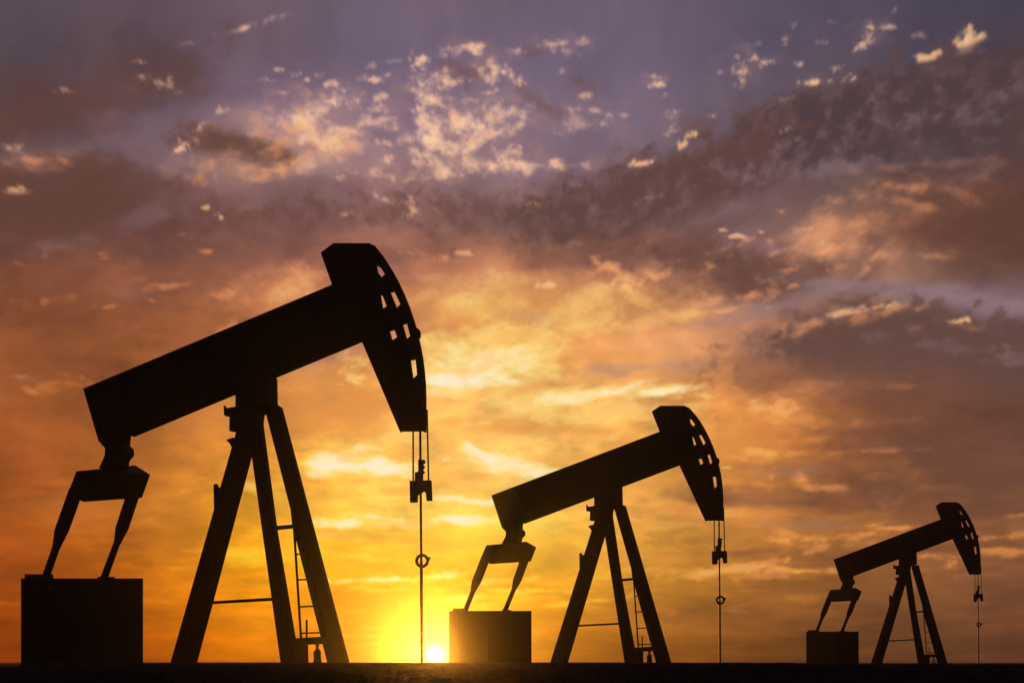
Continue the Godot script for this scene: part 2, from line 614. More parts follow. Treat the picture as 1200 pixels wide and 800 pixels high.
const PUMP_LARGE := [
	["walking_beam", "", "ext", 0.07, [-4.027, 6.147, 0, 1.868, 8.026, 0, 2.369, 6.897, 0, -3.004, 5.117, 0, -3.644, 4.956, 0]],
	["flange", "walking_beam", "ext", 0.17, [-4.027, 6.147, 0, 1.868, 8.026, 0, 1.887, 7.982, 0, -4.006, 6.1, 0]],
	["flange", "walking_beam", "ext", 0.17, [-3.004, 5.117, 0, 2.369, 6.897, 0, 2.35, 6.941, 0, -3.025, 5.164, 0]],
	["end_plate", "walking_beam", "ext", 0.17, [-4.027, 6.147, 0, -3.964, 6.167, 0, -3.581, 4.973, 0, -3.644, 4.956, 0]],
	["stiffener", "walking_beam", "ext", 0.15, [-3.285, 6.332, 0, -3.242, 6.346, 0, -2.751, 5.25, 0, -2.793, 5.236, 0]],
	["stiffener", "walking_beam", "ext", 0.15, [-2.19, 6.682, 0, -2.148, 6.695, 0, -1.666, 5.608, 0, -1.708, 5.595, 0]],
	["stiffener", "walking_beam", "ext", 0.15, [-1.412, 6.93, 0, -1.371, 6.943, 0, -0.897, 5.863, 0, -0.937, 5.85, 0]],
	["stiffener", "walking_beam", "ext", 0.15, [-0.064, 7.361, 0, -0.024, 7.373, 0, 0.439, 6.305, 0, 0.399, 6.292, 0]],
	["stiffener", "walking_beam", "ext", 0.15, [0.911, 7.672, 0, 0.95, 7.684, 0, 1.405, 6.624, 0, 1.366, 6.611, 0]],
	["horse_head", "", "head", 0.05, [1.485, 8.755, 0, 1.771, 8.93, 0, 2.561, 8.863, 0, 2.692, 8.789, 0, 2.879, 8.55, 0, 3.034, 8.303, 0, 3.172, 8.053, 0, 3.3, 7.777, 0, 3.418, 7.485, 0, 3.51, 7.214, 0, 3.573, 6.998, 0, 3.637, 6.729, 0, 3.692, 6.461, 0, 3.728, 6.177, 0, 3.755, 5.894, 0, 3.764, 5.593, 0, 3.764, 4.885, 0, 3.259, 4.909, 0, 3.229, 4.889, 0, 2.411, 6.786, 0, 2.358, 6.943, 0, 1.762, 7.993, 0]],
	["hole", "horse_head", "hole", 0.05, [2.702, 8.409, 0, 2.785, 8.37, 0, 2.902, 8.186, 0, 2.837, 8.129, 0, 2.731, 8.262, 0]],
	["hole", "horse_head", "hole", 0.05, [3.004, 7.831, 0, 3.094, 7.839, 0, 3.239, 7.537, 0, 3.158, 7.458, 0]],
	["hole", "horse_head", "hole", 0.05, [2.787, 7.792, 0, 2.85, 7.753, 0, 2.941, 7.514, 0, 2.847, 7.459, 0]],
	["hole", "horse_head", "hole", 0.05, [3.273, 7.136, 0, 3.37, 7.164, 0, 3.45, 6.856, 0, 3.369, 6.8, 0]],
	["hole", "horse_head", "hole", 0.05, [2.985, 7.019, 0, 3.099, 7.044, 0, 3.167, 6.857, 0, 3.058, 6.789, 0]],
	["hole", "horse_head", "hole", 0.05, [3.441, 6.385, 0, 3.565, 6.393, 0, 3.599, 6.045, 0, 3.502, 5.959, 0]],
	["arc_plate", "horse_head", "ext", 0.09, [2.692, 8.789, 0, 2.879, 8.55, 0, 3.034, 8.303, 0, 3.172, 8.053, 0, 3.3, 7.777, 0, 3.418, 7.485, 0, 3.51, 7.214, 0, 3.573, 6.998, 0, 3.637, 6.729, 0, 3.692, 6.461, 0, 3.728, 6.177, 0, 3.755, 5.894, 0, 3.764, 5.593, 0, 3.764, 4.885, 0, 3.724, 4.88, 0, 3.724, 5.588, 0, 3.715, 5.889, 0, 3.688, 6.172, 0, 3.651, 6.457, 0, 3.597, 6.724, 0, 3.533, 6.993, 0, 3.469, 7.209, 0, 3.378, 7.467, 0, 3.267, 7.758, 0, 3.138, 8.034, 0, 3.001, 8.284, 0, 2.845, 8.532, 0, 2.658, 8.771, 0]],
	["rope_anchor", "horse_head", "ext", 0.03, [3.555, 7.041, 0, 3.619, 7.01, 0, 3.658, 6.963, 0, 3.658, 6.821, 0, 3.592, 6.825, 0]],
	["head_hinge", "horse_head", "ext", 0.2, [1.779, 7.991, 0, 2.007, 8.046, 0, 2.497, 6.934, 0, 2.328, 6.891, 0]],
	["saddle_bearing", "", "ext", 0.3, [-0.323, 6.016, 0, 0.344, 6.258, 0, 0.36, 5.576, 0, 0.047, 5.482, 0, 0.008, 5.154, 0, -0.323, 5.17, 0]],
	["saddle_bracket", "", "ext", 0.05, [-0.733, 5.651, 0, -0.693, 5.575, 0, -0.454, 5.6, 0, -0.395, 5.173, 0, -0.474, 5.066, 0, -0.603, 5.091, 0, -0.593, 5.404, 0, -0.723, 5.429, 0]],
	["grease_bracket", "", "ext", 0.05, [-0.673, 4.891, 0, -0.514, 4.939, 0, -0.355, 4.84, 0, -0.514, 4.663, 0, -0.593, 4.814, 0]],
	["leg", "", "ext", 0.1, [-0.031, 5.307, 0.307, 0.25, 5.293, 0.307, 0.795, 2.811, 0.737, 1.383, 0.559, 1.152, 1.542, -0.043, 1.268, 1.221, -0.044, 1.268]],
	["leg", "", "ext", 0.1, [0.116, 5.527, -0.297, 0.166, 5.64, -0.276, 0.432, 5.645, -0.271, 1.635, -0.063, -1.268, 1.175, -0.063, -1.268, 0.538, 3.143, -0.721, 0.524, 3.475, -0.663]],
	["leg", "", "ext", 0.16, [-0.257, 5.424, 0, 0.069, 5.408, 0, -1.514, -0.057, 0, -1.965, -0.058, 0]],
	["cable_bracket", "", "ext", 0.04, [-0.973, 3.942, 0, -0.913, 3.958, 0, -0.893, 3.883, 0, -0.843, 3.881, 0, -0.813, 3.677, 0, -0.963, 3.404, 0]],
	["foot_plate", "", "box", 0, [-2.119, -0.04, -0.3, -1.279, 0.03, 0.3]],
	["foot_plate", "", "box", 0, [0.875, -0.04, 0.942, 1.715, 0.03, 1.542]],
	["foot_plate", "", "box", 0, [0.864, -0.04, -1.542, 1.704, 0.03, -0.942]],
	["cross_brace", "", "bar", 0.033, [-1.133, 1.383, 0, 0.91, 1.366, 1.003]],
	["cross_brace", "", "bar", 0.045, [0.744, 2.837, 0.734, 0.569, 3.115, -0.728]],
	["ladder", "", "node", 0, []],
	["rail", "ladder", "bar", 0.026, [0.682, 3.033, -0.402, 0.926, 0.587, -0.222]],
	["rail", "ladder", "bar", 0.026, [0.707, 3.063, -0.599, 1.201, 0.605, -0.947]],
	["rung", "ladder", "bar", 0.018, [0.71, 2.743, -0.381, 0.77, 2.796, -0.639]],
	["rung", "ladder", "bar", 0.018, [0.739, 2.441, -0.359, 0.831, 2.499, -0.682]],
	["rung", "ladder", "bar", 0.018, [0.797, 1.879, -0.318, 0.957, 1.938, -0.761]],
	["rung", "ladder", "bar", 0.018, [0.856, 1.292, -0.275, 1.062, 1.346, -0.845]],
	["rung", "ladder", "bar", 0.018, [0.91, 0.718, -0.232, 1.168, 0.759, -0.927]],
	["post", "", "bar", 0.022, [1.032, 0.108, -0.266, 1.036, 1.012, -0.266]],
	["platform", "", "ext", 0.12, [0.81, 0.606, -0.222, 1.448, 0.642, -0.222, 1.485, 0.493, -0.222, 0.81, 0.463, -0.222]],
	["control_box", "", "ext", 0.14, [0.84, 0.477, -0.222, 1.028, 0.476, -0.222, 1.038, -0.055, -0.222, 0.84, -0.056, -0.222]],
	["valve", "", "ext", 0.05, [1.267, 0.512, -0.222, 1.322, 0.512, -0.222, 1.306, 0.402, -0.222, 1.361, 0.328, -0.222, 1.361, 0.2, -0.222, 1.399, -0.055, -0.222, 1.209, -0.055, -0.222, 1.238, 0.2, -0.222, 1.228, 0.31, -0.222, 1.286, 0.384, -0.222]],
	["equalizer_bearing", "", "ext", 0.16, [-3.548, 5.04, 0, -3.075, 5.169, 0, -3.102, 4.925, 0, -3.004, 4.826, 0, -3.004, 4.694, 0, -3.108, 4.585, 0, -3.15, 4.398, 0, -3.644, 4.379, 0, -3.506, 4.64, 0, -3.496, 4.81, 0, -3.612, 4.929, 0]],
	["equalizer", "", "loft", 0, [-3.618, 4.136, 0.93, -3.317, 4.142, 0.93, -3.457, 3.48, 0.93, -3.82, 3.673, 0.93, -3.493, 4.68, -0.93, -3.111, 4.447, -0.93, -3.318, 3.919, -0.93, -3.778, 3.895, -0.93]],
	["pitman_arm", "", "ext", 0.035, [-3.759, 3.779, 0.93, -4.112, 2.903, 0.93, -4.165, 2.547, 0.93, -4.492, 1.729, 0.93, -4.361, 1.691, 0.93, -4.039, 2.502, 0.93, -3.82, 2.877, 0.93, -3.558, 3.52, 0.93]],
	["pitman_arm", "", "ext", 0.035, [-3.646, 4.149, -0.93, -3.976, 3.243, -0.93, -4.021, 2.905, -0.93, -4.453, 1.893, -0.93, -4.297, 1.871, -0.93, -3.919, 2.822, -0.93, -3.69, 3.195, -0.93, -3.362, 4.08, -0.93]],
	["crank_housing", "", "loft", 0, [-4.761, -0.05, -1.15, -3.435, -0.05, -1.15, -3.435, -0.05, 1.15, -4.761, -0.05, 1.15, -4.761, 2.09, -1.15, -3.435, 2.068, -1.15, -3.435, 1.845, 1.15, -4.761, 1.867, 1.15]],
	["seal_plate", "crank_housing", "loft", 0, [-4.731, 1.875, 0.78, -4.283, 1.867, 0.78, -4.283, 1.839, 1.08, -4.731, 1.846, 1.08, -4.731, 1.993, 0.78, -4.283, 1.985, 0.78, -4.283, 1.954, 1.08, -4.731, 1.962, 1.08]],
	["seal_plate", "crank_housing", "loft", 0, [-4.362, 2.046, -1.08, -4.122, 2.042, -1.08, -4.122, 2.014, -0.78, -4.362, 2.018, -0.78, -4.362, 2.115, -1.08, -4.122, 2.111, -1.08, -4.122, 2.081, -0.78, -4.362, 2.085, -0.78]],
	["bridle_cable", "", "bar", 0.017, [3.515, 4.972, 0.05, 3.518, 3.805, 0.05]],
	["bridle_cable", "", "bar", 0.017, [3.786, 5.341, -0.05, 3.819, 3.814, -0.05]],
	["carrier_bar", "", "ext", 0.06, [3.443, 3.853, 0, 3.886, 3.853, 0, 3.901, 3.448, 0, 3.802, 3.44, 0, 3.788, 3.593, 0, 3.721, 3.642, 0, 3.593, 3.564, 0, 3.586, 3.422, 0, 3.45, 3.416, 0]],
	["rod_clamp", "", "ext", 0.04, [3.621, 4.293, 0, 3.746, 4.284, 0, 3.76, 4.231, 0, 3.709, 4.197, 0, 3.753, 4.146, 0, 3.709, 4.091, 0, 3.753, 4.036, 0, 3.709, 4.003, 0, 3.709, 3.843, 0, 3.548, 3.849, 0, 3.548, 4.027, 0, 3.621, 4.042, 0]],
	["polished_rod", "", "bar", 0.024, [3.652, 4.979, 0, 3.676, 2.198, 0]],
	["polished_rod", "", "bar", 0.032, [3.676, 2.198, 0, 3.687, -0.015, 0]],
	["rod_ring", "", "ring", 0.117, [3.694, 2.197, 0]],
	["ring_ear", "rod_ring", "ext", 0.03, [3.802, 2.283, 0, 3.875, 2.264, 0, 3.83, 2.177, 0]],
]
const PUMP_MIDDLE := [
	["walking_beam", "", "ext", 0.07, [-4.962, 6.48, 0, 2.133, 7.846, 0, 2.689, 6.694, 0, -3.638, 5.316, 0, -4.465, 5.19, 0]],
	["flange", "walking_beam", "ext", 0.17, [-4.962, 6.48, 0, 2.133, 7.846, 0, 2.154, 7.8, 0, -4.934, 6.428, 0]],
	["flange", "walking_beam", "ext", 0.17, [-3.638, 5.316, 0, 2.689, 6.694, 0, 2.669, 6.739, 0, -3.664, 5.366, 0]],
	["end_plate", "walking_beam", "ext", 0.17, [-4.962, 6.48, 0, -4.88, 6.495, 0, -4.384, 5.203, 0, -4.465, 5.19, 0]],
	["stiffener", "walking_beam", "ext", 0.15, [-4.006, 6.61, 0, -3.953, 6.62, 0, -3.329, 5.434, 0, -3.382, 5.422, 0]],
	["stiffener", "walking_beam", "ext", 0.15, [-2.631, 6.876, 0, -2.58, 6.886, 0, -1.987, 5.725, 0, -2.037, 5.714, 0]],
	["stiffener", "walking_beam", "ext", 0.15, [-1.679, 7.06, 0, -1.63, 7.07, 0, -1.057, 5.927, 0, -1.105, 5.916, 0]],
	["stiffener", "walking_beam", "ext", 0.15, [-0.073, 7.371, 0, -0.027, 7.38, 0, 0.513, 6.267, 0, 0.467, 6.257, 0]],
	["stiffener", "walking_beam", "ext", 0.15, [1.053, 7.589, 0, 1.098, 7.598, 0, 1.615, 6.506, 0, 1.571, 6.497, 0]],
	["horse_head", "", "head", 0.05, [1.702, 8.592, 0, 2.021, 8.733, 0, 2.884, 8.584, 0, 3.027, 8.499, 0, 3.23, 8.249, 0, 3.399, 7.994, 0, 3.546, 7.74, 0, 3.684, 7.464, 0, 3.811, 7.174, 0, 3.908, 6.906, 0, 3.976, 6.694, 0, 4.044, 6.432, 0, 4.102, 6.173, 0, 4.14, 5.898, 0, 4.169, 5.627, 0, 4.179, 5.339, 0, 4.179, 4.664, 0, 3.64, 4.716, 0, 3.613, 4.701, 0, 2.728, 6.586, 0, 2.669, 6.741, 0, 2.011, 7.817, 0]],
	["hole", "horse_head", "hole", 0.05, [3.039, 8.131, 0, 3.134, 8.084, 0, 3.261, 7.895, 0, 3.189, 7.844, 0, 3.071, 7.985, 0]],
	["hole", "horse_head", "hole", 0.05, [3.366, 7.543, 0, 3.468, 7.543, 0, 3.624, 7.239, 0, 3.534, 7.167, 0]],
	["hole", "horse_head", "hole", 0.05, [3.132, 7.528, 0, 3.204, 7.482, 0, 3.303, 7.243, 0, 3.197, 7.197, 0]],
	["hole", "horse_head", "hole", 0.05, [3.656, 6.852, 0, 3.765, 6.872, 0, 3.851, 6.568, 0, 3.759, 6.519, 0]],
	["hole", "horse_head", "hole", 0.05, [3.346, 6.763, 0, 3.473, 6.779, 0, 3.547, 6.592, 0, 3.425, 6.534, 0]],
	["hole", "horse_head", "hole", 0.05, [3.836, 6.118, 0, 3.974, 6.117, 0, 4.01, 5.781, 0, 3.901, 5.702, 0]],
	["arc_plate", "horse_head", "ext", 0.09, [3.027, 8.499, 0, 3.23, 8.249, 0, 3.399, 7.994, 0, 3.546, 7.74, 0, 3.684, 7.464, 0, 3.811, 7.174, 0, 3.908, 6.906, 0, 3.976, 6.694, 0, 4.044, 6.432, 0, 4.102, 6.173, 0, 4.14, 5.898, 0, 4.169, 5.627, 0, 4.179, 5.339, 0, 4.179, 4.664, 0, 4.136, 4.662, 0, 4.136, 5.337, 0, 4.126, 5.625, 0, 4.098, 5.897, 0, 4.059, 6.171, 0, 4.001, 6.431, 0, 3.933, 6.693, 0, 3.865, 6.905, 0, 3.768, 7.16, 0, 3.648, 7.448, 0, 3.511, 7.725, 0, 3.363, 7.979, 0, 3.193, 8.234, 0, 2.99, 8.484, 0]],
	["rope_anchor", "horse_head", "ext", 0.03, [3.96, 6.737, 0, 4.028, 6.702, 0, 4.069, 6.654, 0, 4.069, 6.519, 0, 3.999, 6.528, 0]],
	["head_hinge", "horse_head", "ext", 0.2, [2.026, 7.815, 0, 2.279, 7.846, 0, 2.818, 6.721, 0, 2.633, 6.693, 0]],
	["saddle_bearing", "", "ext", 0.3, [-0.39, 6.042, 0, 0.41, 6.237, 0, 0.43, 5.549, 0, 0.066, 5.478, 0, 0.021, 5.152, 0, -0.39, 5.192, 0]],
	["saddle_bracket", "", "ext", 0.05, [-0.862, 5.704, 0, -0.815, 5.625, 0, -0.532, 5.632, 0, -0.462, 5.199, 0, -0.556, 5.097, 0, -0.708, 5.13, 0, -0.697, 5.445, 0, -0.85, 5.479, 0]],
	["grease_bracket", "", "ext", 0.05, [-0.791, 4.933, 0, -0.603, 4.971, 0, -0.416, 4.862, 0, -0.603, 4.693, 0, -0.697, 4.85, 0]],
	["leg", "", "ext", 0.1, [-0.043, 5.35, 0.325, 0.292, 5.316, 0.325, 0.905, 2.838, 0.74, 1.572, 0.566, 1.14, 1.754, -0.045, 1.252, 1.372, -0.046, 1.252]],
	["leg", "", "ext", 0.1, [0.134, 5.48, -0.315, 0.19, 5.591, -0.295, 0.497, 5.579, -0.29, 1.832, -0.055, -1.252, 1.332, -0.056, -1.252, 0.627, 3.067, -0.724, 0.611, 3.396, -0.668]],
	["leg", "", "ext", 0.16, [-0.311, 5.443, 0, 0.091, 5.402, 0, -1.787, -0.06, 0, -2.36, -0.062, 0]],
	["cable_bracket", "", "ext", 0.04, [-1.148, 3.99, 0, -1.076, 4.004, 0, -1.052, 3.927, 0, -0.992, 3.923, 0, -0.957, 3.715, 0, -1.136, 3.446, 0]],
	["foot_plate", "", "box", 0, [-2.443, -0.04, -0.3, -1.603, 0.03, 0.3]],
	["foot_plate", "", "box", 0, [1.044, -0.04, 0.927, 1.884, 0.03, 1.527]],
	["foot_plate", "", "box", 0, [1.032, -0.04, -1.527, 1.872, 0.03, -0.927]],
	["cross_brace", "", "bar", 0.033, [-1.34, 1.402, 0, 1.023, 1.388, 0.996]],
	["cross_brace", "", "bar", 0.045, [0.843, 2.866, 0.737, 0.664, 3.038, -0.731]],
	["ladder", "", "node", 0, []],
	["rail", "ladder", "bar", 0.026, [0.791, 2.977, -0.404, 1.068, 0.578, -0.22]],
	["rail", "ladder", "bar", 0.026, [0.819, 2.991, -0.602, 1.368, 0.585, -0.937]],
	["rung", "ladder", "bar", 0.018, [0.822, 2.693, -0.382, 0.889, 2.726, -0.64]],
	["rung", "ladder", "bar", 0.018, [0.856, 2.398, -0.36, 0.959, 2.432, -0.681]],
	["rung", "ladder", "bar", 0.018, [0.921, 1.847, -0.318, 1.099, 1.88, -0.758]],
	["rung", "ladder", "bar", 0.018, [0.988, 1.271, -0.274, 1.216, 1.302, -0.838]],
	["rung", "ladder", "bar", 0.018, [1.05, 0.707, -0.23, 1.333, 0.734, -0.918]],
	["post", "", "bar", 0.022, [1.187, 0.108, -0.264, 1.192, 0.993, -0.264]],
	["platform", "", "ext", 0.12, [0.936, 0.598, -0.22, 1.654, 0.629, -0.22, 1.695, 0.483, -0.22, 0.936, 0.457, -0.22]],
	["control_box", "", "ext", 0.14, [0.969, 0.47, -0.22, 1.184, 0.469, -0.22, 1.195, -0.053, -0.22, 0.969, -0.053, -0.22]],
	["valve", "", "ext", 0.05, [1.451, 0.503, -0.22, 1.513, 0.502, -0.22, 1.495, 0.395, -0.22, 1.556, 0.323, -0.22, 1.556, 0.197, -0.22, 1.599, -0.051, -0.22, 1.386, -0.052, -0.22, 1.419, 0.198, -0.22, 1.408, 0.306, -0.22, 1.473, 0.377, -0.22]],
	["equalizer_bearing", "", "ext", 0.16, [-4.357, 5.279, 0, -3.702, 5.39, 0, -3.738, 5.124, 0, -3.614, 5.014, 0, -3.614, 4.877, 0, -3.746, 4.77, 0, -3.798, 4.578, 0, -4.482, 4.589, 0, -4.303, 4.857, 0, -4.29, 5.034, 0, -4.438, 5.167, 0]],
	["equalizer", "", "loft", 0, [-4.434, 4.414, 1.2, -4.038, 4.402, 1.2, -4.222, 3.705, 1.2, -4.701, 3.931, 1.2, -4.281, 4.815, -1.2, -3.808, 4.554, -1.2, -4.064, 4.023, -1.2, -4.638, 4.021, -1.2]],
	["pitman_arm", "", "ext", 0.035, [-4.62, 4.042, 1.2, -5.09, 3.118, 1.2, -5.161, 2.737, 1.2, -5.601, 1.864, 1.2, -5.424, 1.819, 1.2, -4.992, 2.684, 1.2, -4.701, 3.077, 1.2, -4.354, 3.753, 1.2]],
	["pitman_arm", "", "ext", 0.035, [-4.473, 4.277, -1.2, -4.887, 3.356, -1.2, -4.943, 3.007, -1.2, -5.491, 1.969, -1.2, -5.293, 1.942, -1.2, -4.815, 2.918, -1.2, -4.528, 3.295, -1.2, -4.118, 4.19, -1.2]],
	["crank_housing", "", "loft", 0, [-6.037, -0.05, -1.42, -4.176, -0.05, -1.42, -4.176, -0.05, 1.42, -6.037, -0.05, 1.42, -6.037, 2.177, -1.42, -4.176, 2.112, -1.42, -4.176, 1.972, 1.42, -6.037, 2.036, 1.42]],
	["seal_plate", "crank_housing", "loft", 0, [-5.906, 2.02, 1.05, -5.406, 2.003, 1.05, -5.406, 1.988, 1.35, -5.906, 2.005, 1.35, -5.906, 2.147, 1.05, -5.406, 2.129, 1.05, -5.406, 2.114, 1.35, -5.906, 2.132, 1.35]],
	["seal_plate", "crank_housing", "loft", 0, [-5.343, 2.118, -1.35, -5.103, 2.11, -1.35, -5.103, 2.095, -1.05, -5.343, 2.103, -1.05, -5.343, 2.189, -1.35, -5.103, 2.18, -1.35, -5.103, 2.165, -1.05, -5.343, 2.174, -1.05]],
	["bridle_cable", "", "bar", 0.017, [3.921, 4.767, 0.05, 3.925, 3.648, 0.05]],
	["bridle_cable", "", "bar", 0.017, [4.202, 5.091, -0.05, 4.236, 3.636, -0.05]],
	["carrier_bar", "", "ext", 0.06, [3.844, 3.693, 0, 4.308, 3.674, 0, 4.323, 3.287, 0, 4.226, 3.285, 0, 4.211, 3.43, 0, 4.136, 3.482, 0, 3.997, 3.411, 0, 3.989, 3.276, 0, 3.852, 3.275, 0]],
	["rod_clamp", "", "ext", 0.04, [4.033, 4.105, 0, 4.16, 4.092, 0, 4.176, 4.04, 0, 4.121, 4.011, 0, 4.168, 3.96, 0, 4.121, 3.909, 0, 4.168, 3.855, 0, 4.121, 3.825, 0, 4.121, 3.673, 0, 3.955, 3.685, 0, 3.955, 3.855, 0, 4.033, 3.866, 0]],
	["polished_rod", "", "bar", 0.024, [4.064, 4.76, 0, 4.089, 2.102, 0]],
	["polished_rod", "", "bar", 0.032, [4.089, 2.102, 0, 4.101, -0.01, 0]],
	["rod_ring", "", "ring", 0.117, [4.108, 2.102, 0]],
	["ring_ear", "rod_ring", "ext", 0.03, [4.223, 2.181, 0, 4.3, 2.161, 0, 4.252, 2.079, 0]],
]
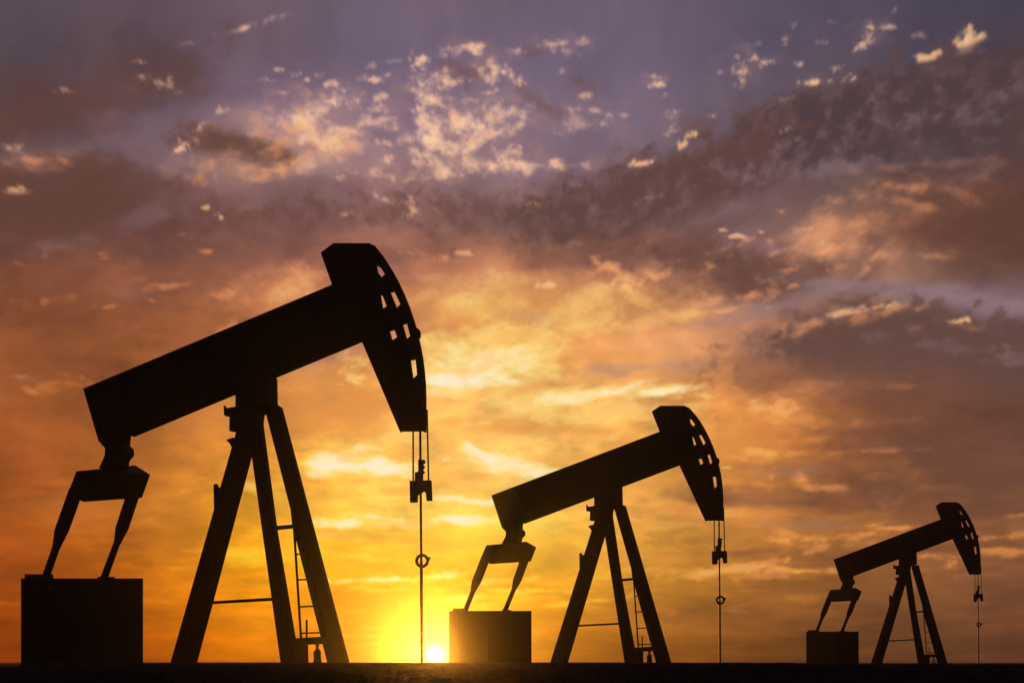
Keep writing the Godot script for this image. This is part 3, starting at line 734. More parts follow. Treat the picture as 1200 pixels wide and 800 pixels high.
const PUMP_SMALL := [
	["walking_beam", "", "ext", 0.07, [-4.458, 5.718, 0, 2.249, 8.146, 0, 2.872, 7.045, 0, -3.383, 4.815, 0, -4.056, 4.623, 0]],
	["flange", "walking_beam", "ext", 0.17, [-4.458, 5.718, 0, 2.249, 8.146, 0, 2.272, 8.102, 0, -4.436, 5.675, 0]],
	["flange", "walking_beam", "ext", 0.17, [-3.383, 4.815, 0, 2.872, 7.045, 0, 2.848, 7.089, 0, -3.406, 4.858, 0]],
	["end_plate", "walking_beam", "ext", 0.17, [-4.458, 5.718, 0, -4.392, 5.741, 0, -3.989, 4.643, 0, -4.056, 4.623, 0]],
	["stiffener", "walking_beam", "ext", 0.15, [-3.675, 5.953, 0, -3.629, 5.969, 0, -3.102, 4.962, 0, -3.147, 4.946, 0]],
	["stiffener", "walking_beam", "ext", 0.15, [-2.488, 6.382, 0, -2.442, 6.399, 0, -1.909, 5.388, 0, -1.955, 5.371, 0]],
	["stiffener", "walking_beam", "ext", 0.15, [-1.623, 6.695, 0, -1.577, 6.712, 0, -1.04, 5.698, 0, -1.087, 5.681, 0]],
	["stiffener", "walking_beam", "ext", 0.15, [-0.077, 7.254, 0, -0.03, 7.271, 0, 0.514, 6.252, 0, 0.467, 6.235, 0]],
	["stiffener", "walking_beam", "ext", 0.15, [1.08, 7.673, 0, 1.127, 7.69, 0, 1.677, 6.667, 0, 1.629, 6.65, 0]],
	["horse_head", "", "head", 0.05, [1.823, 8.854, 0, 2.176, 9.071, 0, 3.089, 9.106, 0, 3.255, 9.048, 0, 3.493, 8.824, 0, 3.702, 8.574, 0, 3.877, 8.331, 0, 4.042, 8.058, 0, 4.194, 7.768, 0, 4.313, 7.493, 0, 4.395, 7.274, 0, 4.478, 6.998, 0, 4.548, 6.723, 0, 4.596, 6.427, 0, 4.631, 6.132, 0, 4.643, 5.816, 0, 4.643, 5.067, 0, 3.983, 5.053, 0, 4.003, 5.065, 0, 2.972, 6.945, 0, 2.908, 7.093, 0, 2.164, 8.107, 0]],
	["hole", "horse_head", "hole", 0.05, [3.282, 8.668, 0, 3.433, 8.626, 0, 3.583, 8.449, 0, 3.477, 8.363, 0, 3.323, 8.505, 0]],
	["hole", "horse_head", "hole", 0.05, [3.67, 8.089, 0, 3.827, 8.117, 0, 4.019, 7.811, 0, 3.883, 7.691, 0]],
	["hole", "horse_head", "hole", 0.05, [3.389, 8.043, 0, 3.517, 7.99, 0, 3.633, 7.752, 0, 3.474, 7.662, 0]],
	["hole", "horse_head", "hole", 0.05, [4.016, 7.393, 0, 4.186, 7.447, 0, 4.295, 7.12, 0, 4.149, 7.028, 0]],
	["hole", "horse_head", "hole", 0.05, [3.646, 7.238, 0, 3.833, 7.288, 0, 3.925, 7.09, 0, 3.748, 6.986, 0]],
	["hole", "horse_head", "hole", 0.05, [4.234, 6.621, 0, 4.445, 6.649, 0, 4.489, 6.28, 0, 4.319, 6.146, 0]],
	["arc_plate", "horse_head", "ext", 0.09, [3.255, 9.048, 0, 3.493, 8.824, 0, 3.702, 8.574, 0, 3.877, 8.331, 0, 4.042, 8.058, 0, 4.194, 7.768, 0, 4.313, 7.493, 0, 4.395, 7.274, 0, 4.478, 6.998, 0, 4.548, 6.723, 0, 4.596, 6.427, 0, 4.631, 6.132, 0, 4.643, 5.816, 0, 4.643, 5.067, 0, 4.59, 5.058, 0, 4.59, 5.807, 0, 4.578, 6.123, 0, 4.543, 6.418, 0, 4.495, 6.714, 0, 4.425, 6.989, 0, 4.342, 7.265, 0, 4.26, 7.484, 0, 4.142, 7.743, 0, 3.999, 8.035, 0, 3.834, 8.307, 0, 3.659, 8.55, 0, 3.45, 8.8, 0, 3.212, 9.024, 0]],
	["rope_anchor", "horse_head", "ext", 0.03, [4.407, 7.325, 0, 4.492, 7.3, 0, 4.542, 7.254, 0, 4.542, 7.105, 0, 4.456, 7.102, 0]],
	["head_hinge", "horse_head", "ext", 0.2, [2.147, 8.107, 0, 2.43, 8.191, 0, 3.046, 7.097, 0, 2.833, 7.035, 0]],
	["saddle_bearing", "", "ext", 0.3, [-0.329, 5.895, 0, 0.358, 6.157, 0, 0.376, 5.509, 0, 0.006, 5.39, 0, -0.041, 5.059, 0, -0.329, 5.052, 0]],
	["saddle_bracket", "", "ext", 0.05, [-0.852, 5.498, 0, -0.806, 5.426, 0, -0.531, 5.469, 0, -0.462, 5.049, 0, -0.554, 4.938, 0, -0.703, 4.953, 0, -0.692, 5.264, 0, -0.841, 5.279, 0]],
	["grease_bracket", "", "ext", 0.05, [-0.783, 4.75, 0, -0.6, 4.808, 0, -0.415, 4.721, 0, -0.6, 4.534, 0, -0.692, 4.678, 0]],
	["leg", "", "ext", 0.1, [-0.027, 5.322, -0.234, 0.271, 5.329, -0.234, 0.891, 2.887, -0.507, 1.601, 0.508, -0.769, 1.8, -0.156, -0.843, 1.415, -0.156, -0.843]],
	["leg", "", "ext", 0.1, [0.16, 5.332, 0.228, 0.216, 5.454, 0.214, 0.478, 5.477, 0.211, 1.858, -0.148, 0.843, 1.384, -0.147, 0.843, 0.668, 2.928, 0.496, 0.651, 3.258, 0.459]],
	["leg", "", "ext", 0.16, [-0.288, 5.31, 0, 0.068, 5.318, 0, -1.753, -0.148, 0, -2.232, -0.148, 0]],
	["cable_bracket", "", "ext", 0.04, [-1.127, 3.793, 0, -1.059, 3.813, 0, -1.036, 3.74, 0, -0.978, 3.741, 0, -0.944, 3.54, 0, -1.116, 3.264, 0]],
	["foot_plate", "", "box", 0, [-2.369, -0.04, -0.3, -1.529, 0.03, 0.3]],
	["foot_plate", "", "box", 0, [1.076, -0.04, -1.127, 1.916, 0.03, -0.527]],
	["foot_plate", "", "box", 0, [1.065, -0.04, 0.527, 1.905, 0.03, 1.127]],
	["cross_brace", "", "bar", 0.033, [-1.31, 1.267, 0, 1.024, 1.38, -0.675]],
	["cross_brace", "", "bar", 0.045, [0.847, 2.915, -0.504, 0.68, 2.901, 0.5]],
	["ladder", "", "node", 0, []],
	["rail", "ladder", "bar", 0.026, [0.815, 2.888, 0.276, 1.107, 0.491, 0.148]],
	["rail", "ladder", "bar", 0.026, [0.841, 2.881, 0.412, 1.409, 0.488, 0.632]],
	["rung", "ladder", "bar", 0.018, [0.847, 2.607, 0.262, 0.914, 2.617, 0.437]],
	["rung", "ladder", "bar", 0.018, [0.882, 2.315, 0.246, 0.986, 2.325, 0.464]],
	["rung", "ladder", "bar", 0.018, [0.951, 1.767, 0.217, 1.131, 1.776, 0.515]],
	["rung", "ladder", "bar", 0.018, [1.022, 1.19, 0.186, 1.252, 1.201, 0.568]],
	["rung", "ladder", "bar", 0.018, [1.087, 0.622, 0.156, 1.372, 0.635, 0.62]],
	["post", "", "bar", 0.022, [1.233, 0.013, 0.178, 1.238, 0.914, 0.178]],
	["platform", "", "ext", 0.12, [1.001, 0.509, 0.148, 1.702, 0.547, 0.148, 1.746, 0.4, 0.148, 1.001, 0.37, 0.148]],
	["control_box", "", "ext", 0.14, [1.039, 0.381, 0.148, 1.193, 0.381, 0.148, 1.205, -0.15, 0.148, 1.039, -0.15, 0.148]],
	["valve", "", "ext", 0.05, [1.529, 0.418, 0.148, 1.567, 0.418, 0.148, 1.548, 0.308, 0.148, 1.614, 0.234, 0.148, 1.614, 0.105, 0.148, 1.66, -0.151, 0.148, 1.459, -0.151, 0.148, 1.494, 0.105, 0.148, 1.482, 0.216, 0.148, 1.553, 0.289, 0.148]],
	["equalizer_bearing", "", "ext", 0.16, [-3.984, 4.702, 0, -3.439, 4.869, 0, -3.469, 4.622, 0, -3.364, 4.534, 0, -3.364, 4.408, 0, -3.476, 4.297, 0, -3.521, 4.116, 0, -4.086, 4.066, 0, -3.939, 4.324, 0, -3.928, 4.487, 0, -4.05, 4.593, 0]],
	["equalizer", "", "loft", 0, [-4.013, 4.134, -1.2, -3.671, 4.159, -1.2, -3.831, 3.471, -1.2, -4.241, 3.65, -1.2, -4.044, 4.058, 1.2, -3.662, 3.871, 1.2, -3.87, 3.393, 1.2, -4.328, 3.351, 1.2]],
	["pitman_arm", "", "ext", 0.035, [-4.173, 3.762, -1.2, -4.568, 2.852, -1.2, -4.627, 2.488, -1.2, -4.99, 1.651, -1.2, -4.845, 1.615, -1.2, -4.487, 2.447, -1.2, -4.241, 2.838, -1.2, -3.945, 3.507, -1.2]],
	["pitman_arm", "", "ext", 0.035, [-4.197, 3.581, 1.2, -4.523, 2.769, 1.2, -4.567, 2.471, 1.2, -4.99, 1.574, 1.2, -4.838, 1.557, 1.2, -4.467, 2.402, 1.2, -4.24, 2.738, 1.2, -3.913, 3.533, 1.2]],
	["crank_housing", "", "loft", 0, [-5.353, -0.05, -1.42, -3.99, -0.05, -1.42, -3.99, -0.05, 1.42, -5.353, -0.05, 1.42, -5.353, 1.812, -1.42, -3.99, 1.823, -1.42, -3.99, 1.722, 1.42, -5.353, 1.712, 1.42]],
	["seal_plate", "crank_housing", "loft", 0, [-5.285, 1.783, -1.35, -4.785, 1.787, -1.35, -4.785, 1.776, -1.05, -5.285, 1.772, -1.05, -5.285, 1.901, -1.35, -4.785, 1.905, -1.35, -4.785, 1.894, -1.05, -5.285, 1.89, -1.05]],
	["seal_plate", "crank_housing", "loft", 0, [-4.904, 1.702, 1.05, -4.664, 1.704, 1.05, -4.664, 1.694, 1.35, -4.904, 1.692, 1.35, -4.904, 1.762, 1.05, -4.664, 1.764, 1.05, -4.664, 1.753, 1.35, -4.904, 1.751, 1.35]],
	["bridle_cable", "", "bar", 0.017, [4.293, 5.148, 0.05, 4.297, 3.915, 0.05]],
	["bridle_cable", "", "bar", 0.017, [4.773, 5.544, -0.05, 4.816, 3.932, -0.05]],
	["carrier_bar", "", "ext", 0.06, [4.292, 3.957, 0, 4.812, 3.981, 0, 4.831, 3.553, 0, 4.762, 3.546, 0, 4.744, 3.702, 0, 4.626, 3.766, 0, 4.427, 3.659, 0, 4.417, 3.51, 0, 4.301, 3.5, 0]],
	["rod_clamp", "", "ext", 0.04, [4.515, 4.43, 0, 4.637, 4.43, 0, 4.656, 4.374, 0, 4.589, 4.336, 0, 4.647, 4.284, 0, 4.589, 4.223, 0, 4.647, 4.168, 0, 4.589, 4.13, 0, 4.589, 3.961, 0, 4.418, 3.959, 0, 4.418, 4.146, 0, 4.515, 4.166, 0]],
	["polished_rod", "", "bar", 0.024, [4.535, 5.158, 0, 4.566, 2.22, 0]],
	["polished_rod", "", "bar", 0.032, [4.566, 2.22, 0, 4.581, -0.117, 0]],
	["rod_ring", "", "ring", 0.117, [4.59, 2.221, 0]],
	["ring_ear", "rod_ring", "ext", 0.03, [4.732, 2.316, 0, 4.829, 2.298, 0, 4.768, 2.204, 0]],
]
const SKY_AZ_STEP := 4.25
const SKY_ELEVATIONS := [0, 1.5, 3, 5, 7.5, 10, 12.5, 15, 17.5, 20, 22.5, 25, 27.5, 30, 32.5, 35, 38]
const SKY_TONES := [
	[128, 52, 12,  135, 56, 11,  158, 71, 9,  179, 88, 6,  199, 107, 2,  171, 89, 2,  140, 70, 3,  145, 79, 6,  150, 88, 8,  141, 82, 16,  132, 75, 24,  115, 67, 25,  98, 60, 26,  97, 61, 32,  95, 61, 36,  90, 56, 36,  88, 54, 36],
	[140, 61, 13,  147, 66, 12,  172, 82, 11,  193, 102, 8,  214, 123, 5,  196, 109, 4,  177, 92, 5,  178, 102, 9,  179, 111, 13,  168, 103, 22,  156, 95, 32,  136, 84, 32,  117, 73, 33,  111, 71, 38,  106, 69, 41,  102, 65, 42,  101, 65, 42],
	[147, 66, 15,  154, 71, 15,  179, 90, 15,  204, 114, 13,  227, 139, 10,  217, 129, 11,  205, 117, 11,  203, 127, 16,  202, 136, 21,  188, 124, 30,  174, 112, 38,  153, 98, 38,  133, 85, 39,  125, 81, 42,  118, 78, 46,  115, 74, 47,  115, 74, 48],
	[153, 74, 21,  160, 79, 21,  183, 97, 22,  211, 125, 22,  238, 156, 20,  237, 157, 24,  232, 155, 28,  230, 162, 31,  228, 170, 36,  210, 151, 41,  193, 133, 46,  173, 117, 45,  154, 102, 45,  143, 95, 48,  134, 89, 51,  130, 86, 54,  131, 86, 56],
	[152, 78, 28,  159, 83, 28,  180, 100, 32,  210, 132, 33,  242, 169, 33,  249, 186, 45,  255, 200, 56,  255, 203, 57,  255, 206, 59,  236, 182, 58,  217, 157, 58,  198, 138, 56,  180, 120, 55,  162, 108, 55,  145, 96, 56,  136, 91, 58,  131, 88, 59],
	[149, 79, 34,  154, 84, 35,  173, 100, 38,  203, 131, 43,  236, 167, 46,  247, 191, 68,  255, 213, 90,  255, 215, 90,  255, 216, 90,  241, 191, 83,  227, 167, 75,  211, 148, 72,  193, 129, 67,  165, 109, 61,  140, 93, 57,  125, 85, 59,  119, 82, 59],
	[150, 84, 41,  153, 86, 40,  167, 99, 42,  194, 124, 49,  226, 154, 56,  242, 177, 72,  255, 199, 90,  255, 203, 97,  255, 207, 104,  245, 190, 92,  236, 173, 80,  211, 146, 68,  185, 119, 57,  158, 103, 58,  132, 88, 58,  116, 80, 59,  109, 77, 60],
	[148, 86, 46,  150, 87, 45,  157, 92, 45,  181, 115, 53,  210, 143, 64,  231, 165, 75,  248, 184, 86,  252, 193, 95,  255, 201, 105,  250, 192, 97,  246, 184, 89,  221, 156, 77,  194, 127, 64,  158, 103, 60,  126, 84, 58,  109, 77, 60,  103, 74, 60],
	[137, 82, 48,  141, 84, 48,  146, 87, 48,  164, 101, 54,  190, 124, 64,  221, 155, 82,  247, 182, 98,  251, 191, 101,  255, 200, 105,  249, 189, 102,  243, 178, 99,  217, 150, 83,  189, 123, 70,  152, 102, 69,  119, 84, 68,  103, 79, 71,  100, 80, 77],
	[128, 79, 54,  132, 81, 52,  137, 84, 53,  149, 92, 56,  162, 101, 61,  200, 132, 75,  238, 165, 92,  244, 173, 93,  250, 180, 94,  236, 170, 97,  219, 159, 100,  200, 144, 99,  180, 129, 98,  144, 107, 89,  122, 96, 90,  119, 99, 101,  117, 96, 95],
	[114, 73, 59,  123, 79, 61,  130, 84, 62,  142, 91, 65,  159, 103, 71,  182, 121, 79,  205, 140, 88,  214, 147, 87,  221, 153, 85,  217, 152, 89,  215, 152, 91,  189, 134, 89,  157, 114, 88,  140, 105, 89,  129, 98, 82,  113, 82, 64,  104, 75, 62],
	[114, 83, 74,  111, 75, 66,  121, 80, 69,  130, 88, 75,  137, 93, 80,  144, 97, 82,  155, 105, 86,  164, 112, 85,  170, 116, 84,  160, 111, 84,  145, 103, 85,  133, 97, 86,  127, 95, 87,  129, 94, 79,  126, 90, 71,  102, 75, 65,  93, 72, 66],
	[99, 78, 76,  112, 87, 84,  121, 99, 101,  127, 98, 95,  131, 99, 92,  136, 101, 93,  140, 102, 92,  137, 101, 91,  135, 101, 89,  126, 95, 86,  116, 88, 82,  115, 90, 87,  110, 88, 88,  106, 85, 81,  94, 77, 75,  87, 73, 75,  82, 72, 80],
	[84, 72, 79,  89, 72, 75,  109, 90, 97,  121, 103, 114,  127, 106, 112,  135, 111, 114,  143, 117, 119,  139, 116, 120,  135, 114, 122,  127, 108, 117,  120, 103, 112,  110, 95, 103,  100, 86, 93,  92, 81, 88,  84, 75, 84,  77, 69, 75,  73, 66, 74],
	[85, 78, 88,  86, 76, 85,  91, 75, 79,  102, 85, 92,  116, 100, 117,  121, 106, 123,  126, 110, 127,  127, 110, 125,  128, 111, 124,  124, 109, 124,  119, 107, 123,  109, 97, 110,  99, 89, 100,  89, 80, 91,  80, 73, 87,  73, 68, 80,  70, 66, 79],
	[85, 78, 88,  87, 78, 88,  93, 80, 90,  99, 84, 93,  107, 92, 102,  110, 97, 111,  113, 103, 122,  115, 103, 123,  116, 104, 123,  114, 102, 121,  111, 101, 119,  103, 94, 111,  95, 87, 104,  87, 80, 96,  78, 73, 88,  72, 68, 82,  70, 66, 80],
	[85, 78, 88,  87, 78, 88,  93, 80, 90,  99, 85, 96,  105, 93, 104,  108, 96, 110,  112, 100, 115,  111, 99, 113,  110, 98, 112,  108, 97, 112,  106, 95, 112,  100, 90, 108,  94, 86, 103,  86, 79, 96,  78, 73, 88,  72, 68, 82,  70, 66, 80],
]
const CLOUDS := [
	["dark", -26.57, 30.97, 7.59, 1.58, 22, 0.45],
	["dark", -30.11, 28.44, 3.38, 0.83, 26, 0.5],
	["brown", -26.01, 27.49, 2.05, 0.64, 7, 0.6],
	["umber", -28.81, 24.74, 6.21, 1.51, 15, 0.6],
	["umber", -23.75, 26.13, 2.48, 1.17, 1, 0.4],
	["brown", -18.00, 29.96, 2.66, 0.57, -2, 0.55],
	["brown", -20.20, 30.35, 1.20, 0.36, -7, 0.35],
	["brown", -3.15, 34.64, 1.43, 0.45, -2, 0.5],
	["brown", 2.00, 33.17, 1.77, 0.37, -27, 0.4],
	["brown", 4.86, 33.92, 0.90, 0.35, -24, 0.4],
	["brown", 1.43, 35.59, 0.84, 0.32, -1, 0.3],
	["dark", 28.81, 30.45, 4.88, 1.63, 0, 0.65],
	["dark", 22.29, 30.67, 6.00, 1.44, 1, 0.65],
	["dark", 15.91, 29.90, 4.99, 1.57, 11, 0.65],
	["brown", 9.65, 28.51, 6.10, 2.03, 16, 0.65],
	["brown", 4.57, 27.44, 4.74, 1.62, 6, 0.6],
	["mauve", 0.00, 27.74, 3.60, 1.23, -4, 0.4],
	["mauve", -9.09, 28.24, 6.47, 1.20, 4, 0.35],
	["brown", -15.11, 26.39, 5.10, 0.74, 9, 0.4],
	["mauve", -19.29, 27.26, 4.22, 0.91, 0, 0.3],
	["dark", 27.02, 27.97, 4.30, 1.00, -7, 0.5],
	["umber", 28.81, 24.25, 4.30, 1.70, -15, 0.65],
	["umber", 30.54, 25.39, 2.29, 1.65, -13, 0.5],
	["brown", 15.11, 24.22, 4.83, 0.95, -11, 0.55],
	["brown", 11.31, 25.39, 4.04, 0.72, -1, 0.5],
	["brown", 13.50, 23.21, 4.03, 0.68, -12, 0.5],
	["brown", 5.71, 25.34, 5.36, 0.78, -2, 0.35],
	["slate", 27.02, 21.00, 6.89, 0.63, -15, 0.5],
	["slate", 19.80, 22.30, 3.76, 0.48, -7, 0.35],
	["slate", 9.09, 18.86, 5.27, 0.43, 1, 0.45],
	["slate", 15.64, 25.08, 2.84, 0.56, -23, 0.3],
	["dark", 25.17, 19.49, 5.53, 0.95, -12, 0.6],
	["dark", 29.68, 18.09, 3.30, 1.09, -17, 0.5],
	["dark", 21.06, 19.24, 4.77, 0.79, -9, 0.45],
	["umber", 27.47, 14.71, 6.21, 1.49, -7, 0.35],
	["umber", 27.92, 10.81, 5.66, 0.82, -6, 0.25],
	["umber", 20.81, 9.66, 7.39, 0.33, -6, 0.35],
	["umber", 27.47, 8.88, 3.78, 0.42, -1, 0.3],
	["bronze", -10.76, 16.73, 4.09, 1.40, 9, 0.75],
	["bronze", -14.04, 18.05, 2.27, 0.74, 4, 0.6],
	["bronze", 3.43, 19.56, 5.40, 0.43, -1, 0.375],
	["bronze", 2.29, 15.42, 7.21, 0.39, -2, 0.525],
	["bronze", -2.29, 12.18, 7.21, 0.46, 0, 0.375],
	["bronze", 11.31, 14.09, 6.95, 0.44, -3, 0.45],
	["bronze", 10.20, 9.83, 7.00, 0.52, -2, 0.525],
	["bronze", -19.29, 15.61, 3.77, 1.05, 5, 0.27],
	["bronze", -25.17, 9.05, 5.93, 0.95, 4, 0.225],
	["slate", -12.95, 18.88, 2.55, 0.83, 20, 0.4],
	["slate", -9.09, 19.87, 2.35, 0.52, 3, 0.3],
	["slate", 1.15, 22.09, 1.80, 0.52, -9, 0.25],
	["slate", 26.34, 29.68, 1.94, 0.40, -8, 0.35],
	["slate", 19.54, 28.83, 3.18, 0.57, -2, 0.45],
	["slate", 14.04, 27.26, 2.39, 0.48, 11, 0.4],
	["slate", 16.17, 26.01, 2.43, 0.42, -2, 0.4],
	["crest", 27.47, 30.28, 5.97, 2.13, -1, 0.7],
	["crest", 19.80, 29.89, 6.01, 2.26, 9, 0.7],
	["crest", 14.04, 29.20, 5.32, 2.18, 14, 0.7],
	["crest", 7.41, 27.77, 6.41, 2.09, 7, 0.6],
	["crest", 1.15, 27.20, 4.81, 1.33, 0, 0.4],
	["crest", 24.70, 18.49, 6.29, 2.52, -10, 0.8],
	["crest", 29.68, 16.96, 4.21, 2.04, -15, 0.7],
	["crest", 19.80, 18.03, 5.85, 1.74, -2, 0.45],
	["crest", -28.37, 24.34, 6.57, 2.18, 8, 0.5],
	["crest", -26.01, 27.21, 2.25, 0.93, 8, 0.7],
	["crest", -18.00, 29.46, 3.19, 1.15, -2, 0.6],
	["crest", 14.04, 23.40, 5.14, 1.46, -9, 0.5],
	["fleck", 26.34, 29.68, 3.34, 0.74, -4, 0.5],
	["fleck", 29.25, 30.16, 2.67, 0.97, -2, 0.4],
	["fleck", 22.78, 30.97, 3.47, 0.92, 1, 0.45],
	["fleck", 18.26, 30.12, 3.61, 1.08, 8, 0.5],
	["fleck", 14.57, 29.35, 3.23, 1.11, 10, 0.45],
	["fleck", 10.20, 28.47, 3.92, 1.14, 12, 0.4],
	["fleck", 5.14, 27.87, 4.13, 0.95, 6, 0.4],
	["fleck", 30.11, 28.44, 2.32, 0.78, -14, 0.45],
	["fleck", 19.80, 28.66, 4.22, 0.62, -2, 0.5],
	["fleck", 0.00, 28.19, 3.61, 0.84, 0, 0.4],
	["fleck", 25.64, 18.73, 4.49, 0.67, -12, 0.3],
	["fleck", -11.31, 27.95, 6.97, 0.73, 5, 0.35],
	["fleck", -23.27, 25.79, 4.76, 0.60, 21, 0.35],
	["mottle", 29.25, 30.72, 3.08, 1.29, 0, 0.96],
	["mottle", 25.87, 30.55, 3.78, 1.32, 0, 0.96],
	["mottle", 22.05, 30.83, 4.01, 1.36, 1, 0.96],
	["mottle", 18.52, 30.49, 3.62, 1.42, 6, 0.96],
	["mott3", 15.38, 29.80, 3.73, 1.56, 9, 0.96],
	["mott3", 11.59, 29.14, 3.84, 1.51, 13, 0.96],
	["mott3", 8.25, 28.47, 3.97, 1.62, 13, 0.9],
	["mott3", 4.86, 27.97, 3.54, 1.42, 7, 0.9],
	["mott3", 1.83, 27.46, 3.00, 1.04, 3, 0.78],
	["mottle", 22.29, 28.96, 3.58, 0.69, -3, 0.84],
	["mottle", 27.70, 28.53, 3.78, 0.82, -7, 0.9],
	["mottle", 30.54, 29.09, 1.84, 1.15, -14, 0.84],
	["mott2", -2.00, 27.73, 3.61, 1.13, 1, 0.5],
	["mott2", -8.25, 27.72, 4.72, 0.93, 3, 0.5],
	["mott2", -13.22, 27.34, 3.44, 0.83, 5, 0.5],
	["mott2", -16.70, 26.52, 3.89, 0.73, 7, 0.5],
	["mott2", 13.50, 23.54, 4.02, 0.88, -8, 0.7],
	["mott2", 16.96, 23.93, 2.80, 0.66, -13, 0.6],
	["mott2", 11.31, 25.25, 3.46, 0.68, -1, 0.6],
	["mott2", 6.84, 25.99, 4.16, 0.67, -3, 0.4],
	["mott2", -20.30, 25.74, 3.21, 0.91, 8, 0.35],
	["mott3", 21.06, 19.90, 2.92, 0.60, -1, 0.96],
	["mott3", 24.23, 19.86, 2.84, 0.77, -10, 0.96],
	["mott3", 27.02, 18.79, 2.76, 0.65, -17, 0.96],
	["mott3", 29.68, 17.91, 2.07, 0.73, -17, 0.96],
	["mott3", 30.63, 18.46, 0.72, 0.41, -10, 0.96],
	["mott3", 21.80, 18.86, 5.75, 0.70, -7, 0.72],
	["mott3", 27.47, 17.30, 5.27, 0.77, -8, 0.66],
	["mott2", -26.10, 30.81, 4.58, 0.99, 21, 0.4],
	["mott2", -28.37, 25.25, 4.34, 1.26, 15, 0.5],
	["mott2", -20.30, 22.24, 5.38, 0.48, 11, 0.2],
	["field", 23.75, 25.07, 5.39, 1.95, 3, 0.55],
	["field", 20.05, 24.54, 3.14, 1.23, 1, 0.6],
	["field", -14.04, 30.86, 5.16, 1.70, 12, 0.5],
	["field", -16.70, 29.10, 4.48, 0.95, 10, 0.5],
	["field", -3.15, 32.01, 3.60, 2.16, 1, 0.25],
	["field", 6.84, 23.41, 7.09, 1.52, 3, 0.55],
	["field", -2.29, 23.54, 5.41, 1.52, 1, 0.35],
	["field", -14.57, 23.35, 4.00, 1.26, 12, 0.4],
	["field", -28.81, 27.18, 2.84, 0.57, 13, 0.4],
	["slate", 24.70, 21.52, 7.61, 0.51, -13, 0.8],
	["slate", 18.26, 21.93, 3.78, 0.44, -1, 0.6],
	["slate", 29.47, 19.82, 2.85, 0.49, -18, 0.8],
	["slate", 15.11, 21.31, 3.32, 0.41, 4, 0.5],
	["crest2", 24.23, 18.83, 5.56, 2.24, -8, 0.75],
	["crest2", 28.81, 17.42, 3.82, 1.58, -17, 0.75],
	["crest2", 21.06, 19.14, 3.13, 1.41, -1, 0.6],
	["crest2", 30.63, 18.02, 1.18, 0.92, -10, 0.7],
	["bank2", 26.10, 16.32, 7.37, 1.47, -10, 0.5],
	["bank2", 27.02, 13.09, 7.69, 1.31, -6, 0.4],
	["fleck", 26.57, 18.36, 3.46, 0.38, -14, 0.4],
	["veil", -3.15, 32.01, 4.44, 2.50, 1, 0.33],
	["veil", -4.57, 33.97, 2.99, 1.24, 2, 0.1925],
	["veil", -13.50, 31.33, 5.76, 2.02, 13, 0.3025],
	["veil", -10.20, 32.93, 3.51, 0.91, 5, 0.1925],
	["veil", 4.57, 32.58, 3.59, 1.02, -6, 0.22],
	["veil", 3.15, 35.83, 2.16, 0.47, -1, 0.2475],
	["veil", -22.29, 32.06, 1.68, 0.43, 10, 0.1925],
	["veil", 9.65, 33.88, 1.06, 0.49, -4, 0.1925],
	["veil", 15.22, 33.96, 1.65, 0.73, 0, 0.22],
	["veil", 22.68, 34.03, 1.52, 0.62, -4, 0.22],
	["veil", 1.72, 30.27, 4.81, 0.58, -1, 0.275],
	["veil", -2.98, 35.57, 2.64, 0.56, 1, 0.2475],
	["veil", -6.28, 29.79, 3.57, 0.81, 3, 0.2475],
	["veil", -19.80, 30.50, 1.62, 0.83, 32, 0.165],
	["veil", 19.29, 32.69, 1.30, 0.28, -9, 0.1925],
	["veil", 10.76, 31.92, 1.05, 0.59, -5, 0.165],
	["bank", 27.92, 11.78, 7.08, 2.03, -6, 0.45],
	["bank", 19.80, 10.19, 8.55, 0.55, -5, 0.4],
	["bank", -27.92, 24.72, 7.25, 1.62, 14, 0.7],
	["bank", -24.23, 26.39, 2.98, 1.15, 3, 0.5],
	["bank", -30.11, 25.08, 3.23, 1.25, 13, 0.5],
	["bank", -26.01, 27.45, 2.15, 0.63, 8, 0.75],
	["bank", 28.37, 24.63, 4.84, 1.77, -17, 0.6],
	["bank", 30.54, 26.78, 1.83, 2.41, -13, 0.35],
	["bank", -27.02, 30.49, 6.54, 1.44, 22, 0.4],
	["bank", -30.54, 28.33, 2.87, 0.82, 25, 0.5],
	["bank", -18.26, 29.92, 2.87, 0.57, -1, 0.7],
	["bank", 15.64, 23.48, 5.08, 0.96, -9, 0.5],
	["bank", -16.70, 24.51, 11.11, 0.66, 6, 0.25],
	["puff", -17.48, 35.32, 1.45, 0.15, 19, 0.8],
	["puff", -16.07, 35.82, 1.13, 0.15, 18, 0.8],
	["puff", -22.29, 32.10, 1.15, 0.32, 9, 0.9],
	["puff", -27.70, 30.68, 0.48, 0.15, 13, 0.6],
	["puff", -23.65, 32.78, 0.36, 0.12, 11, 0.6],
	["puff", -20.91, 34.07, 0.65, 0.12, 17, 0.35],
	["puff", -3.15, 35.71, 1.80, 0.32, 5, 1],
	["puff", -1.43, 34.83, 0.93, 0.67, -13, 0.8],
	["puff", -0.46, 34.68, 0.84, 0.28, 0, 0.7],
	["puff", -6.22, 35.02, 0.65, 0.36, 3, 1],
	["puff", -5.43, 33.94, 1.19, 0.82, 3, 0.9],
	["puff", -4.29, 34.18, 1.20, 0.33, 5, 0.9],
	["puff", -5.99, 32.80, 0.71, 0.84, 3, 0.9],
	["puff", -4.00, 32.19, 2.64, 0.95, 2, 1],
	["puff", -1.15, 32.45, 2.03, 0.69, 8, 0.95],
	["puff", -4.57, 31.34, 2.15, 0.70, 2, 1],
	["puff", -2.58, 31.40, 1.36, 0.56, 24, 0.8],
	["puff", -5.43, 30.68, 1.19, 0.62, 2, 0.8],
	["puff", -3.15, 30.20, 2.40, 0.63, 1, 0.8],
	["puff", -0.57, 30.88, 1.08, 0.35, 0, 0.8],
